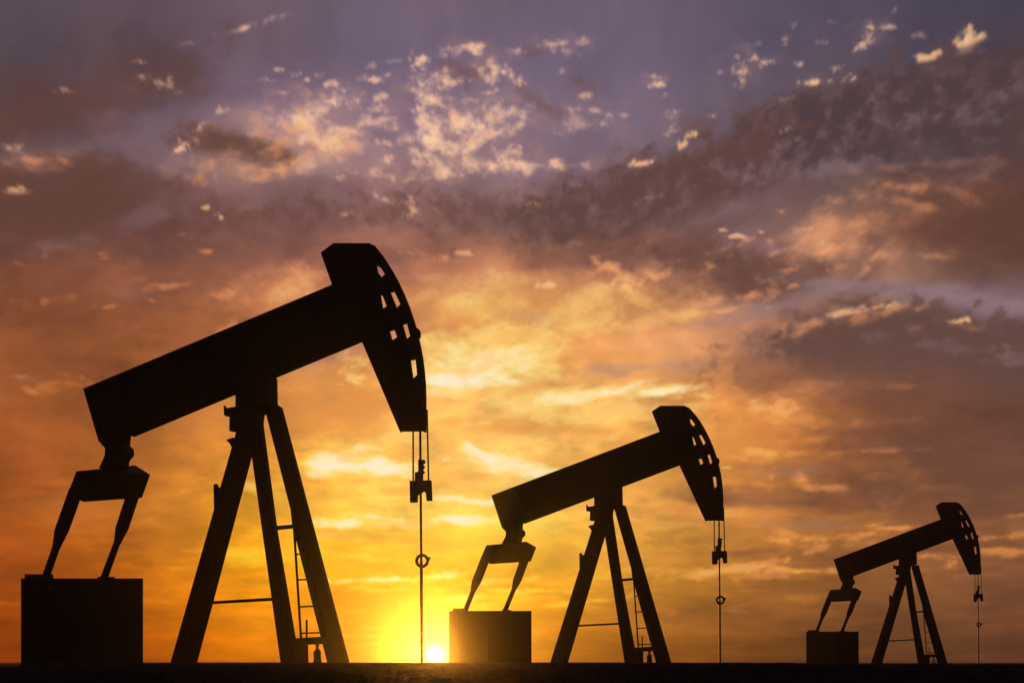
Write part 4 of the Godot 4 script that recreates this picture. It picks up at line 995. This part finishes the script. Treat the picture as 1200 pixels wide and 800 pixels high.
	["puff", 0.46, 30.11, 1.80, 0.41, 0, 0.95],
	["puff", 2.86, 30.17, 2.04, 0.27, -1, 0.9],
	["puff", -1.43, 33.73, 0.60, 0.17, 8, 0.7],
	["puff", -3.15, 33.39, 0.96, 0.17, 1, 0.6],
	["puff", -9.31, 33.98, 0.82, 0.20, 4, 0.9],
	["puff", -8.36, 34.24, 0.53, 0.12, 4, 0.6],
	["puff", -11.86, 33.57, 0.70, 0.16, 13, 0.8],
	["puff", -15.11, 33.82, 0.51, 0.12, 7, 0.7],
	["puff", -14.14, 33.71, 0.34, 0.12, 7, 0.7],
	["puff", -12.68, 33.83, 0.40, 0.12, 6, 0.6],
	["puff", -16.07, 33.24, 0.45, 0.16, 8, 0.6],
	["puff", -13.50, 33.55, 0.29, 0.12, 6, 0.8],
	["puff", -15.22, 32.81, 0.56, 0.12, 7, 0.5],
	["puff", -9.31, 34.60, 0.47, 0.16, 4, 0.5],
	["puff", -7.91, 34.89, 0.53, 0.12, 10, 0.5],
	["puff", -11.03, 32.94, 1.05, 0.37, 5, 1],
	["puff", -9.09, 33.17, 0.83, 0.25, 8, 0.8],
	["puff", -8.81, 32.67, 0.71, 0.21, 4, 0.7],
	["puff", -12.68, 32.42, 1.15, 0.42, 20, 0.6],
	["warm", -12.84, 31.48, 2.14, 1.10, -14, 0.85],
	["warm", -15.11, 30.82, 2.50, 1.10, 18, 0.75],
	["puff", -12.68, 31.21, 1.64, 0.81, -10, 0.7],
	["puff", -10.76, 31.51, 1.40, 0.34, 5, 0.8],
	["puff", -9.09, 31.93, 1.18, 0.38, 4, 0.7],
	["puff", -15.11, 31.55, 1.02, 0.34, 7, 0.5],
	["warm", -16.96, 28.94, 3.57, 0.61, 10, 0.9],
	["warm", -14.57, 29.56, 2.27, 0.61, 6, 0.6],
	["warm", -11.31, 30.72, 1.74, 0.52, 5, 0.5],
	["puff", -8.53, 31.02, 0.71, 0.22, 4, 0.8],
	["puff", -8.25, 30.20, 0.59, 0.22, 4, 0.8],
	["puff", -6.28, 30.01, 0.95, 0.36, 3, 0.6],
	["puff", -21.16, 29.31, 0.54, 0.41, 25, 1],
	["puff", -20.00, 30.47, 0.49, 0.25, 32, 0.6],
	["puff", -18.93, 31.35, 0.63, 0.21, 39, 0.7],
	["puff", -20.41, 29.84, 0.43, 0.21, 9, 0.5],
	["puff", 3.15, 35.90, 1.55, 0.28, 2, 1],
	["puff", 3.83, 35.54, 0.70, 0.20, -15, 0.5],
	["puff", 0.23, 35.60, 0.60, 0.20, 0, 0.7],
	["puff", 0.40, 34.18, 0.58, 0.30, -14, 0.8],
	["puff", 3.43, 34.64, 0.42, 0.16, -2, 0.5],
	["puff", 4.86, 33.49, 0.90, 0.17, -2, 0.7],
	["puff", 4.46, 32.86, 1.20, 0.17, -6, 0.8],
	["puff", 6.39, 32.54, 1.07, 0.17, -7, 0.8],
	["puff", 4.57, 32.25, 1.56, 0.34, -2, 0.5],
	["puff", 3.43, 31.71, 0.84, 0.22, -2, 0.5],
	["puff", 0.23, 32.33, 0.84, 0.60, 0, 0.7],
	["puff", 6.16, 32.14, 0.60, 0.17, -3, 0.5],
	["puff", 9.76, 33.79, 0.52, 0.21, 3, 1],
	["puff", 9.54, 34.08, 0.59, 0.16, -4, 0.8],
	["puff", 10.26, 33.24, 0.47, 0.12, -5, 0.5],
	["puff", 10.76, 32.24, 0.47, 0.25, -5, 0.6],
	["puff", 10.65, 31.60, 0.48, 0.28, 19, 0.6],
	["puff", 13.12, 31.98, 0.34, 0.13, -6, 0.6],
	["puff", 15.00, 33.72, 0.56, 0.54, 16, 0.8],
	["puff", 13.66, 33.88, 0.29, 0.12, -6, 0.6],
	["puff", 14.74, 34.44, 0.28, 0.16, -7, 0.6],
	["puff", 15.91, 34.25, 0.39, 0.16, -8, 0.7],
	["puff", 16.49, 33.98, 0.39, 0.20, -8, 0.8],
	["puff", 16.12, 34.86, 0.32, 0.12, 7, 0.4],
	["puff", 15.38, 34.62, 1.10, 0.32, -28, 0.25],
	["puff", 22.44, 33.86, 0.66, 0.33, 9, 0.85],
	["puff", 22.78, 34.52, 0.32, 0.18, -25, 0.8],
	["puff", 23.85, 34.27, 0.57, 0.15, -12, 0.7],
	["puff", 24.23, 34.94, 0.25, 0.13, 22, 0.5],
	["puff", 23.32, 34.38, 0.31, 0.15, -11, 0.6],
	["puff", 25.55, 33.51, 0.70, 0.15, -12, 0.5],
	["puff", 19.95, 34.35, 0.43, 0.15, -10, 0.5],
	["puff", 17.80, 34.80, 0.44, 0.19, -9, 0.5],
	["puff", 18.37, 35.37, 0.34, 0.13, 14, 0.35],
	["puff", 16.96, 33.96, 0.44, 0.12, -8, 0.8],
	["puff", 18.68, 33.59, 0.33, 0.12, -9, 0.8],
	["puff", 20.96, 33.02, 0.43, 0.16, -10, 0.6],
	["puff", 20.56, 35.08, 0.32, 0.12, -10, 0.35],
	["puff", 19.29, 32.65, 0.70, 0.16, -6, 0.9],
	["puff", 21.50, 32.47, 0.37, 0.20, -10, 0.8],
	["puff", 22.10, 32.36, 0.26, 0.12, -10, 0.8],
	["puff", 20.41, 32.59, 0.27, 0.12, -10, 0.6],
	["puff", 17.64, 32.17, 0.76, 0.12, -2, 0.4],
	["puff", 17.80, 30.68, 0.36, 0.22, 8, 0.5],
	["puff", 18.52, 30.17, 0.27, 0.17, -8, 0.35],
	["puff", 23.17, 30.82, 0.26, 0.12, -11, 0.3],
	["tuft", 26.01, 32.47, 0.73, 0.31, -6, 1],
	["tuft", 28.19, 32.72, 0.75, 0.48, 3, 1],
	["puff", 28.10, 32.42, 0.87, 0.37, -14, 0.4],
	["tuft", 8.53, 30.01, 0.87, 0.27, 2, 1],
	["tuft", 11.31, 30.68, 0.42, 0.29, 19, 0.9],
	["tuft", 11.91, 31.12, 0.40, 0.22, 2, 0.9],
	["tuft", 19.54, 32.61, 0.54, 0.16, -9, 0.6],
	["warm", -28.90, 27.28, 1.58, 0.37, 9, 0.8],
	["puff", -30.46, 27.50, 0.64, 0.20, 14, 0.6],
	["warm", -30.63, 26.76, 0.55, 0.20, 13, 0.5],
	["tuft", -30.16, 25.51, 0.63, 0.29, 8, 0.7],
	["tuft", -19.70, 26.60, 0.38, 0.22, 8, 0.8],
	["puff", -18.88, 26.29, 0.40, 0.15, -15, 0.8],
	["warm", -19.54, 24.43, 0.86, 0.19, 8, 0.7],
	["warm", -25.55, 23.33, 0.60, 0.23, 10, 0.6],
	["warm", -24.23, 23.33, 0.99, 0.38, 0, 0.25],
	["warm", -21.31, 25.02, 0.53, 0.18, 9, 0.4],
	["warm", -28.10, 23.08, 0.88, 0.30, 20, 0.5],
	["slate", -28.15, 23.20, 1.46, 0.34, 18, 0.35],
	["slate", -23.51, 25.41, 2.65, 0.43, 25, 0.35],
	["warm", -30.11, 21.95, 0.73, 0.18, 11, 0.35],
	["warm", -22.05, 22.28, 1.48, 0.19, 13, 0.75],
	["warm", -22.98, 21.32, 0.29, 0.13, -11, 0.7],
	["warm", -23.51, 22.42, 1.56, 0.18, 16, 0.35],
	["warm", -18.68, 22.21, 1.10, 0.29, 14, 0.6],
	["warm", -28.59, 20.42, 0.68, 0.18, 20, 0.6],
	["warm", -30.11, 20.14, 0.41, 0.14, 11, 0.5],
	["warm", -27.38, 20.85, 0.98, 0.14, 15, 0.35],
	["warm", -25.55, 20.57, 0.81, 0.14, 15, 0.6],
	["slate", -24.23, 21.46, 1.97, 0.29, -1, 0.2],
	["warm", -18.37, 20.41, 1.22, 0.29, 15, 0.7],
	["warm", -29.16, 15.43, 1.07, 0.20, -8, 0.6],
	["warm", -29.90, 16.24, 0.55, 0.14, 9, 0.5],
	["warm", -28.37, 15.91, 1.13, 0.39, 8, 0.4],
	["warm", -27.25, 16.63, 0.56, 0.15, -2, 0.6],
	["warm", -26.79, 16.22, 1.16, 0.20, 8, 0.3],
	["slate", -29.60, 16.15, 0.83, 0.19, 9, 0.3],
	["warm", -26.34, 16.38, 0.39, 0.15, 8, 0.4],
	["puff", -8.70, 29.40, 0.94, 0.36, 4, 0.6],
	["puff", -6.56, 29.44, 0.71, 0.27, 3, 0.5],
	["puff", -11.03, 29.31, 0.81, 0.27, 5, 0.5],
	["puff", -8.53, 28.28, 0.92, 0.24, -8, 0.6],
	["puff", -6.73, 27.89, 0.67, 0.50, -22, 0.7],
	["puff", -11.09, 27.30, 0.52, 0.14, 5, 0.5],
	["puff", -4.57, 29.65, 1.08, 0.41, 2, 0.7],
	["puff", -3.15, 29.78, 0.84, 0.18, 1, 0.6],
	["puff", 1.72, 28.27, 0.60, 0.19, -1, 0.7],
	["tuft", -3.15, 25.56, 0.60, 0.24, 1, 0.7],
	["warm", -4.74, 25.33, 0.48, 0.20, 2, 0.8],
	["warm", -6.56, 25.45, 1.19, 0.15, 3, 0.5],
	["warm", -14.04, 23.77, 2.30, 0.87, 22, 0.5],
	["warm", -13.50, 23.45, 1.14, 0.65, -33, 0.5],
	["warm", -15.64, 22.30, 2.24, 0.69, 6, 0.4],
	["warm", -16.70, 22.90, 1.67, 0.58, 6, 0.3],
	["gold", -6.84, 24.12, 2.37, 0.25, 3, 0.4],
	["gold", -2.00, 24.02, 2.64, 0.50, 7, 0.45],
	["gold", -1.15, 24.41, 0.84, 0.25, 0, 0.5],
	["gold", -5.71, 22.97, 3.58, 0.41, 2, 0.4],
	["gold", -2.29, 22.96, 2.40, 0.51, 1, 0.4],
	["tuft", 2.18, 23.78, 0.72, 0.25, -1, 0.8],
	["warm", 4.00, 24.55, 1.44, 0.30, -2, 0.4],
	["warm", 4.57, 26.08, 0.96, 0.29, -2, 0.4],
	["warm", 8.81, 28.22, 0.79, 0.24, 12, 0.45],
	["warm", 9.76, 28.33, 0.47, 0.14, -4, 0.5],
	["warm", 6.28, 24.71, 0.58, 0.30, 15, 0.8],
	["gold", 7.63, 23.66, 0.83, 0.40, -3, 0.9],
	["gold", 6.96, 24.45, 1.52, 0.40, -24, 0.7],
	["gold", 9.37, 23.99, 1.16, 0.45, 5, 0.7],
	["gold", 8.81, 22.83, 2.12, 0.40, -20, 0.6],
	["gold", 5.71, 23.21, 2.09, 0.52, 15, 0.5],
	["gold", 3.43, 22.55, 2.35, 0.73, 16, 0.5],
	["gold", 6.56, 21.87, 1.23, 0.44, 30, 0.7],
	["gold", 9.65, 21.57, 2.90, 0.41, 4, 0.6],
	["gold", 12.68, 21.80, 1.94, 0.20, 1, 0.9],
	["warm", 14.57, 22.41, 2.21, 0.25, 5, 0.7],
	["warm", 16.17, 22.72, 1.07, 0.41, 12, 0.7],
	["gold", 0.57, 20.86, 3.61, 0.84, 0, 0.5],
	["gold", 2.86, 20.83, 0.96, 0.26, -1, 0.5],
	["tuft", 14.90, 25.74, 0.68, 0.19, -4, 0.9],
	["warm", 15.48, 25.46, 0.45, 0.19, -6, 0.8],
	["tuft", 13.87, 26.16, 0.40, 0.14, -6, 0.7],
	["tuft", 16.28, 25.82, 0.22, 0.12, -7, 0.8],
	["warm", 13.66, 25.05, 0.68, 0.24, -5, 0.8],
	["warm", 14.79, 25.26, 0.45, 0.14, -6, 0.6],
	["warm", 13.01, 24.23, 0.43, 0.31, 22, 0.7],
	["warm", 15.96, 23.40, 0.34, 0.19, -6, 0.5],
	["warm", 16.86, 25.26, 0.39, 0.14, -7, 0.6],
	["warm", 17.22, 24.68, 0.51, 0.20, 21, 0.7],
	["warm", 20.10, 24.31, 1.38, 0.66, -3, 0.95],
	["warm", 20.05, 25.20, 1.66, 0.80, 20, 0.5],
	["warm", 22.88, 23.46, 1.10, 0.52, 31, 0.7],
	["warm", 21.31, 23.38, 0.74, 0.23, -8, 0.6],
	["warm", 22.05, 26.93, 1.78, 0.52, -9, 0.7],
	["warm", 24.47, 26.93, 1.50, 0.39, -7, 0.8],
	["warm", 25.17, 25.96, 2.07, 0.29, -23, 0.6],
	["warm", 27.02, 26.35, 2.04, 0.28, -32, 0.5],
	["warm", 19.80, 26.33, 2.49, 0.68, 14, 0.4],
	["warm", 18.52, 25.72, 0.76, 0.18, -7, 0.6],
	["warm", 22.54, 25.48, 2.49, 0.37, 4, 0.4],
	["warm", 26.57, 22.93, 1.09, 0.22, -16, 0.55],
	["warm", 24.70, 23.39, 3.02, 0.36, -10, 0.3],
	["warm", 24.70, 27.83, 3.50, 0.30, -7, 0.45],
	["warm", 29.68, 26.78, 1.40, 0.57, -13, 0.3],
	["warm", 17.59, 26.76, 0.39, 0.14, -7, 0.8],
	["warm", 18.26, 22.72, 0.49, 0.14, -7, 0.8],
	["warm", 18.37, 23.63, 0.75, 0.19, -2, 0.7],
	["warm", 20.35, 23.28, 0.27, 0.12, -8, 0.7],
	["warm", 16.96, 22.40, 0.66, 0.59, -6, 0.6],
	["tuft", 21.06, 20.80, 1.33, 0.30, 6, 0.55],
	["tuft", 21.80, 20.84, 1.54, 0.25, 0, 0.55],
	["tuft", 23.27, 20.92, 0.70, 0.19, -1, 0.55],
	["tuft", 24.23, 20.87, 0.58, 0.25, 11, 0.55],
	["tuft", 27.56, 19.48, 0.43, 0.14, -9, 0.9],
	["tuft", 28.06, 19.49, 0.35, 0.18, -28, 0.9],
	["warm", 25.08, 19.45, 0.57, 0.25, 12, 0.4],
	["warm", 29.03, 17.20, 1.69, 0.23, -13, 0.6],
	["slate", 30.54, 17.05, 0.81, 0.28, -9, 0.5],
	["warm", 30.20, 17.73, 0.47, 0.23, -19, 0.4],
	["warm", 25.41, 16.31, 1.96, 0.20, -3, 0.35],
	["warm", 21.31, 16.65, 3.68, 0.51, -6, 0.2],
	["gold", 16.96, 15.81, 1.44, 0.64, -5, 0.75],
	["warm", 18.26, 15.19, 2.21, 0.52, -14, 0.5],
	["gold", 16.96, 13.24, 2.00, 0.27, -8, 0.75],
	["warm", 21.06, 12.93, 3.66, 0.21, -2, 0.55],
	["warm", 19.80, 13.80, 3.19, 0.21, -2, 0.3],
	["warm", 18.26, 11.80, 0.88, 0.27, -19, 0.8],
	["warm", 17.01, 11.72, 0.44, 0.17, 7, 0.7],
	["warm", 20.05, 10.95, 1.93, 0.27, -9, 0.8],
	["slate", 18.26, 12.01, 2.72, 0.55, -4, 0.35],
	["warm", 23.75, 9.66, 0.99, 0.54, 28, 0.25],
	["warm", 26.34, 10.36, 1.46, 0.16, -5, 0.25],
	["puff2", 19.54, 7.78, 1.60, 0.28, 1, 0.8],
	["puff2", 21.31, 7.85, 1.36, 0.22, 0, 0.9],
	["puff2", 23.27, 8.16, 1.01, 0.33, 5, 0.95],
	["puff2", 24.47, 8.13, 0.90, 0.16, 1, 0.8],
	["puff2", 17.64, 8.19, 1.21, 0.33, -11, 0.6],
	["puff2", 17.48, 7.71, 0.88, 0.17, -9, 0.6],
	["slate", 19.80, 8.61, 3.20, 0.28, -3, 0.3],
	["umber", 19.29, 6.78, 3.21, 0.56, 2, 0.35],
	["puff2", 18.00, 6.62, 0.43, 0.17, 24, 0.9],
	["puff2", 19.80, 7.03, 1.06, 0.22, 10, 0.6],
	["puff2", 19.54, 5.81, 2.35, 0.20, 0, 0.85],
	["puff2", 17.48, 5.94, 1.10, 0.17, -7, 0.7],
	["puff2", 26.20, 6.45, 0.78, 0.16, -3, 0.7],
	["puff2", 27.25, 5.99, 0.86, 0.32, -9, 0.8],
	["puff2", 30.11, 6.42, 1.81, 0.31, -8, 0.7],
	["puff2", 30.33, 7.28, 1.16, 0.21, 3, 0.8],
	["puff2", 28.81, 7.19, 0.65, 0.12, -4, 0.5],
	["puff2", 30.54, 8.43, 0.71, 0.12, 0, 0.5],
	["warm", 26.57, 5.26, 2.89, 0.21, -3, 0.35],
	["warm", 18.37, 3.85, 1.08, 0.45, -1, 0.3],
	["warm", 19.80, 4.09, 2.13, 0.28, -1, 0.25],
	["warm", 13.50, 5.88, 3.40, 0.35, 7, 0.85],
	["warm", 16.17, 6.19, 2.21, 0.34, 4, 0.8],
	["warm", 11.31, 5.82, 2.90, 0.29, -7, 0.5],
	["umber", 15.64, 7.03, 1.67, 0.23, 3, 0.4],
	["umber", 14.04, 3.11, 4.53, 0.81, -1, 0.25],
	["warm", 12.95, 3.46, 2.85, 0.12, 7, 0.4],
	["warm", 15.64, 3.25, 1.68, 0.12, -6, 0.35],
	["glow", -2.00, 19.84, 3.61, 1.28, 1, 0.75],
	["white", -3.43, 18.13, 2.40, 0.27, 1, 1],
	["white", -5.03, 18.35, 1.43, 0.32, 2, 1],
	["white", -2.29, 18.56, 1.80, 0.38, 8, 0.75],
	["glow", -0.57, 19.34, 2.38, 0.65, 18, 0.75],
	["glow", 1.15, 18.67, 2.38, 0.44, -18, 0.75],
	["glow", 2.29, 19.17, 1.78, 0.33, -23, 0.625],
	["glow", 3.43, 16.99, 3.57, 0.33, 10, 0.875],
	["glow", 6.84, 17.32, 2.96, 0.38, 3, 1],
	["glow", 9.65, 17.41, 1.74, 0.27, 7, 1],
	["glow", 11.31, 17.11, 1.40, 0.27, -12, 1],
	["glow", 12.95, 16.91, 0.81, 0.21, -18, 0.75],
	["glow", 0.86, 16.22, 0.96, 0.22, -19, 0.875],
	["glow", 2.29, 15.95, 1.80, 0.33, -1, 0.625],
	["glow", 5.71, 15.36, 3.55, 0.45, 8, 0.5625],
	["glow", 5.14, 14.30, 2.95, 0.34, 18, 0.625],
	["white", 0.57, 13.28, 2.64, 0.46, -13, 0.6875],
	["white", -2.29, 13.92, 1.41, 0.17, -33, 1],
	["white", -1.43, 13.44, 2.03, 0.46, -19, 0.875],
	["glow", -0.57, 12.73, 2.40, 0.57, -9, 0.875],
	["white", -4.46, 13.40, 0.48, 0.17, 20, 0.75],
	["glow", -2.00, 15.69, 0.72, 0.22, 1, 0.625],
	["white", -9.65, 12.83, 2.35, 0.39, 6, 1],
	["white", -12.13, 12.99, 1.72, 0.45, -5, 0.875],
	["white", -7.69, 12.52, 1.42, 0.28, -2, 1],
	["glow", -10.20, 13.61, 2.35, 0.55, 17, 0.75],
	["glow", -11.31, 12.23, 3.47, 0.34, 2, 0.75],
	["glow", -12.41, 14.04, 1.71, 0.45, -7, 0.625],
	["glow", -10.48, 17.93, 0.82, 0.32, 3, 1],
	["glow", -11.31, 18.49, 1.17, 0.32, 13, 0.625],
	["glow", -11.03, 19.26, 0.70, 0.31, 30, 0.5],
	["glow", -9.93, 19.07, 0.82, 0.26, 3, 0.5],
	["white", -11.03, 9.09, 2.33, 0.29, 8, 0.875],
	["white", -9.09, 9.53, 1.40, 0.23, -8, 0.875],
	["white", -13.50, 9.06, 1.37, 0.28, 6, 0.625],
	["white", -4.00, 9.46, 1.55, 0.23, -5, 1],
	["white", -2.29, 9.64, 1.08, 0.23, 8, 0.875],
	["glow", -7.97, 9.06, 4.13, 0.35, 1, 0.75],
	["glow", -10.76, 6.95, 2.32, 0.23, -7, 0.5],
	["white", -8.53, 5.42, 3.53, 0.24, 4, 0.625],
	["white", -3.43, 5.93, 3.00, 0.30, 6, 0.625],
	["glow", -5.71, 4.89, 5.96, 0.30, 0, 0.5],
	["glow", -2.29, 4.34, 4.21, 0.24, 4, 0.75],
	["lemon", -7.41, 2.33, 3.55, 0.15, 2, 0.8],
	["lemon", -6.28, 2.73, 2.38, 0.12, 0, 0.7],
	["lemon", -9.65, 1.75, 2.34, 0.12, 0, 0.5],
	["lemon", -7.41, 1.36, 2.96, 0.12, 4, 0.6],
	["lemon", 0.00, 4.06, 3.01, 0.24, 6, 0.6],
	["lemon", 2.86, 3.77, 2.40, 0.18, 0, 0.5],
	["lemon", -10.20, 3.44, 1.75, 0.12, 11, 0.3],
	["lemon", -0.57, 7.74, 1.80, 0.24, 0, 0.4],
	["glow", -15.11, 10.45, 2.21, 0.46, -18, 0.5],
	["glow", -16.17, 11.19, 1.67, 0.33, 3, 0.4375],
	["lemon", -16.70, 6.88, 2.20, 0.34, -6, 0.5],
	["lemon", -17.64, 6.58, 1.31, 0.45, -8, 0.5],
	["lemon", -20.81, 6.98, 1.58, 0.17, 7, 0.45],
	["lemon", -22.29, 5.86, 2.06, 0.17, 2, 0.25],
	["warm", -22.29, 3.76, 1.23, 0.14, -5, 0.5],
	["warm", -22.78, 4.53, 0.82, 0.12, 2, 0.4],
	["warm", -30.63, 3.35, 0.71, 0.13, 2, 0.4],
	["lemon", 5.14, 4.04, 3.58, 0.21, 6, 0.9],
	["lemon", 2.29, 4.80, 3.00, 0.18, 0, 0.7],
	["lemon", 7.41, 5.55, 2.37, 0.30, -1, 0.35],
	["glow", 5.14, 7.71, 2.99, 0.35, -9, 0.375],
	["glow", 2.29, 9.42, 2.40, 0.47, 0, 0.5],
	["warm", 9.09, 9.20, 3.53, 0.29, -7, 0.4],
	["warm", 12.95, 9.73, 2.29, 0.23, -2, 0.35],
	["glow", 5.71, 12.13, 2.37, 0.34, 8, 0.5],
	["white", 14.04, 12.47, 0.45, 0.17, -3, 0.5],
	["warm", 15.11, 12.84, 3.37, 0.28, -3, 0.4],
	["white", 5.14, 17.37, 4.16, 0.33, 6, 0.875],
	["white", 9.65, 17.41, 2.33, 0.27, 3, 1],
	["glow", 2.29, 17.11, 2.99, 0.44, 7, 0.875],
	["glow", 0.57, 16.59, 1.80, 0.28, -9, 0.875],
	["glow", 7.41, 16.25, 5.31, 0.55, 4, 0.625],
	["glow", -2.29, 19.33, 4.80, 1.18, 8, 0.75],
	["white", -3.15, 18.08, 2.76, 0.27, 1, 1],
	["white", -4.86, 19.02, 1.15, 0.44, -26, 0.625],
	["glow", -4.29, 20.30, 1.69, 0.78, -36, 0.625],
	["white", -9.09, 12.47, 2.34, 0.34, -4, 1],
	["white", -11.31, 12.87, 2.09, 0.33, 8, 1],
	["white", -12.84, 12.27, 1.37, 0.34, 3, 0.75],
	["white", -0.29, 12.84, 2.76, 0.57, -11, 0.875],
	["white", -2.00, 13.81, 1.77, 0.23, -28, 1],
	["glow", 2.29, 12.18, 2.40, 0.46, 0, 0.625],
	["white", -3.15, 10.63, 2.40, 0.29, -5, 1],
	["white", -4.57, 10.89, 0.96, 0.23, 1, 0.75],
	["white", -10.20, 9.17, 2.92, 0.35, 7, 1],
	["white", -3.72, 9.52, 2.15, 0.23, -3, 1],
	["white", -1.72, 9.42, 1.20, 0.18, 0, 1],
	["glow", -12.41, 8.22, 2.86, 0.29, -4, 0.625],
	["glow", -7.97, 7.67, 3.55, 0.35, 5, 0.5],
	["white", -8.25, 5.54, 4.13, 0.24, 4, 0.75],
	["white", -0.57, 5.48, 3.01, 0.30, 4, 0.625],
	["glow", -6.84, 15.32, 1.78, 0.44, 20, 0.625],
	["glow", -7.41, 14.51, 1.76, 0.34, -8, 0.625],
	["white", -10.20, 13.88, 1.39, 0.28, -7, 0.75],
	["white", -3.15, 18.55, 3.60, 0.54, 5, 0.8],
	["white", -1.43, 19.69, 2.76, 0.75, 9, 0.6],
	["white", -4.00, 19.80, 1.41, 0.87, -17, 0.5],
	["bronze", -9.65, 16.37, 3.53, 0.87, 10, 0.6],
	["bronze", -12.41, 15.09, 2.87, 0.55, 3, 0.5],
	["bronze", 0.00, 15.16, 5.41, 0.34, 0, 0.45],
	["bronze", 5.71, 13.49, 4.76, 0.34, 3, 0.45],
	["bronze", -6.84, 11.29, 3.56, 0.34, 1, 0.4],
	["bronze", -2.29, 7.74, 5.41, 0.47, 0, 0.35],
	["bronze", -8.53, 8.22, 4.11, 0.29, -3, 0.35],
	["bronze", 2.29, 10.80, 3.61, 0.41, -6, 0.45],
	["bronze", 6.84, 7.13, 3.56, 0.47, -1, 0.45],
	["white", -10.76, 12.63, 2.90, 0.39, -2, 0.8],
	["white", -8.25, 12.82, 1.77, 0.28, 2, 0.9],
	["white", 0.00, 13.01, 3.00, 0.46, -13, 0.7],
	["white", -3.15, 9.41, 2.40, 0.23, -1, 0.9],
	["white", 5.71, 17.30, 3.56, 0.27, 6, 0.8],
	["warm", 19.80, 7.29, 3.19, 0.28, 1, 0.6],
	["warm", 16.96, 5.68, 3.30, 0.34, 2, 0.7],
	["warm", 23.75, 11.18, 3.52, 0.32, -1, 0.35],
	["warm", 21.31, 14.42, 3.65, 0.32, -1, 0.35],
	["warm", 18.78, 16.90, 2.66, 0.42, 4, 0.4],
	["warm", 21.80, 20.61, 3.07, 0.35, 1, 0.7],
	["warm", 24.32, 20.71, 1.29, 0.29, -3, 0.7],
	["warm", 27.70, 19.32, 1.27, 0.23, -17, 0.5],
	["warm", 19.29, 20.30, 1.57, 0.26, 7, 0.5],
	["white", -3.15, 18.24, 3.24, 0.43, 3, 1],
	["white", -4.00, 18.53, 2.02, 0.60, -8, 0.9],
	["white", -1.15, 19.08, 2.64, 0.54, 9, 0.8],
	["glow", -2.29, 19.58, 5.40, 1.82, 8, 0.7],
	["white", -4.29, 17.49, 1.80, 0.27, 1, 0.6],
	["white", -9.65, 12.67, 3.50, 0.45, -2, 0.8],
	["white", 2.29, 17.26, 2.99, 0.33, 7, 0.8],
]
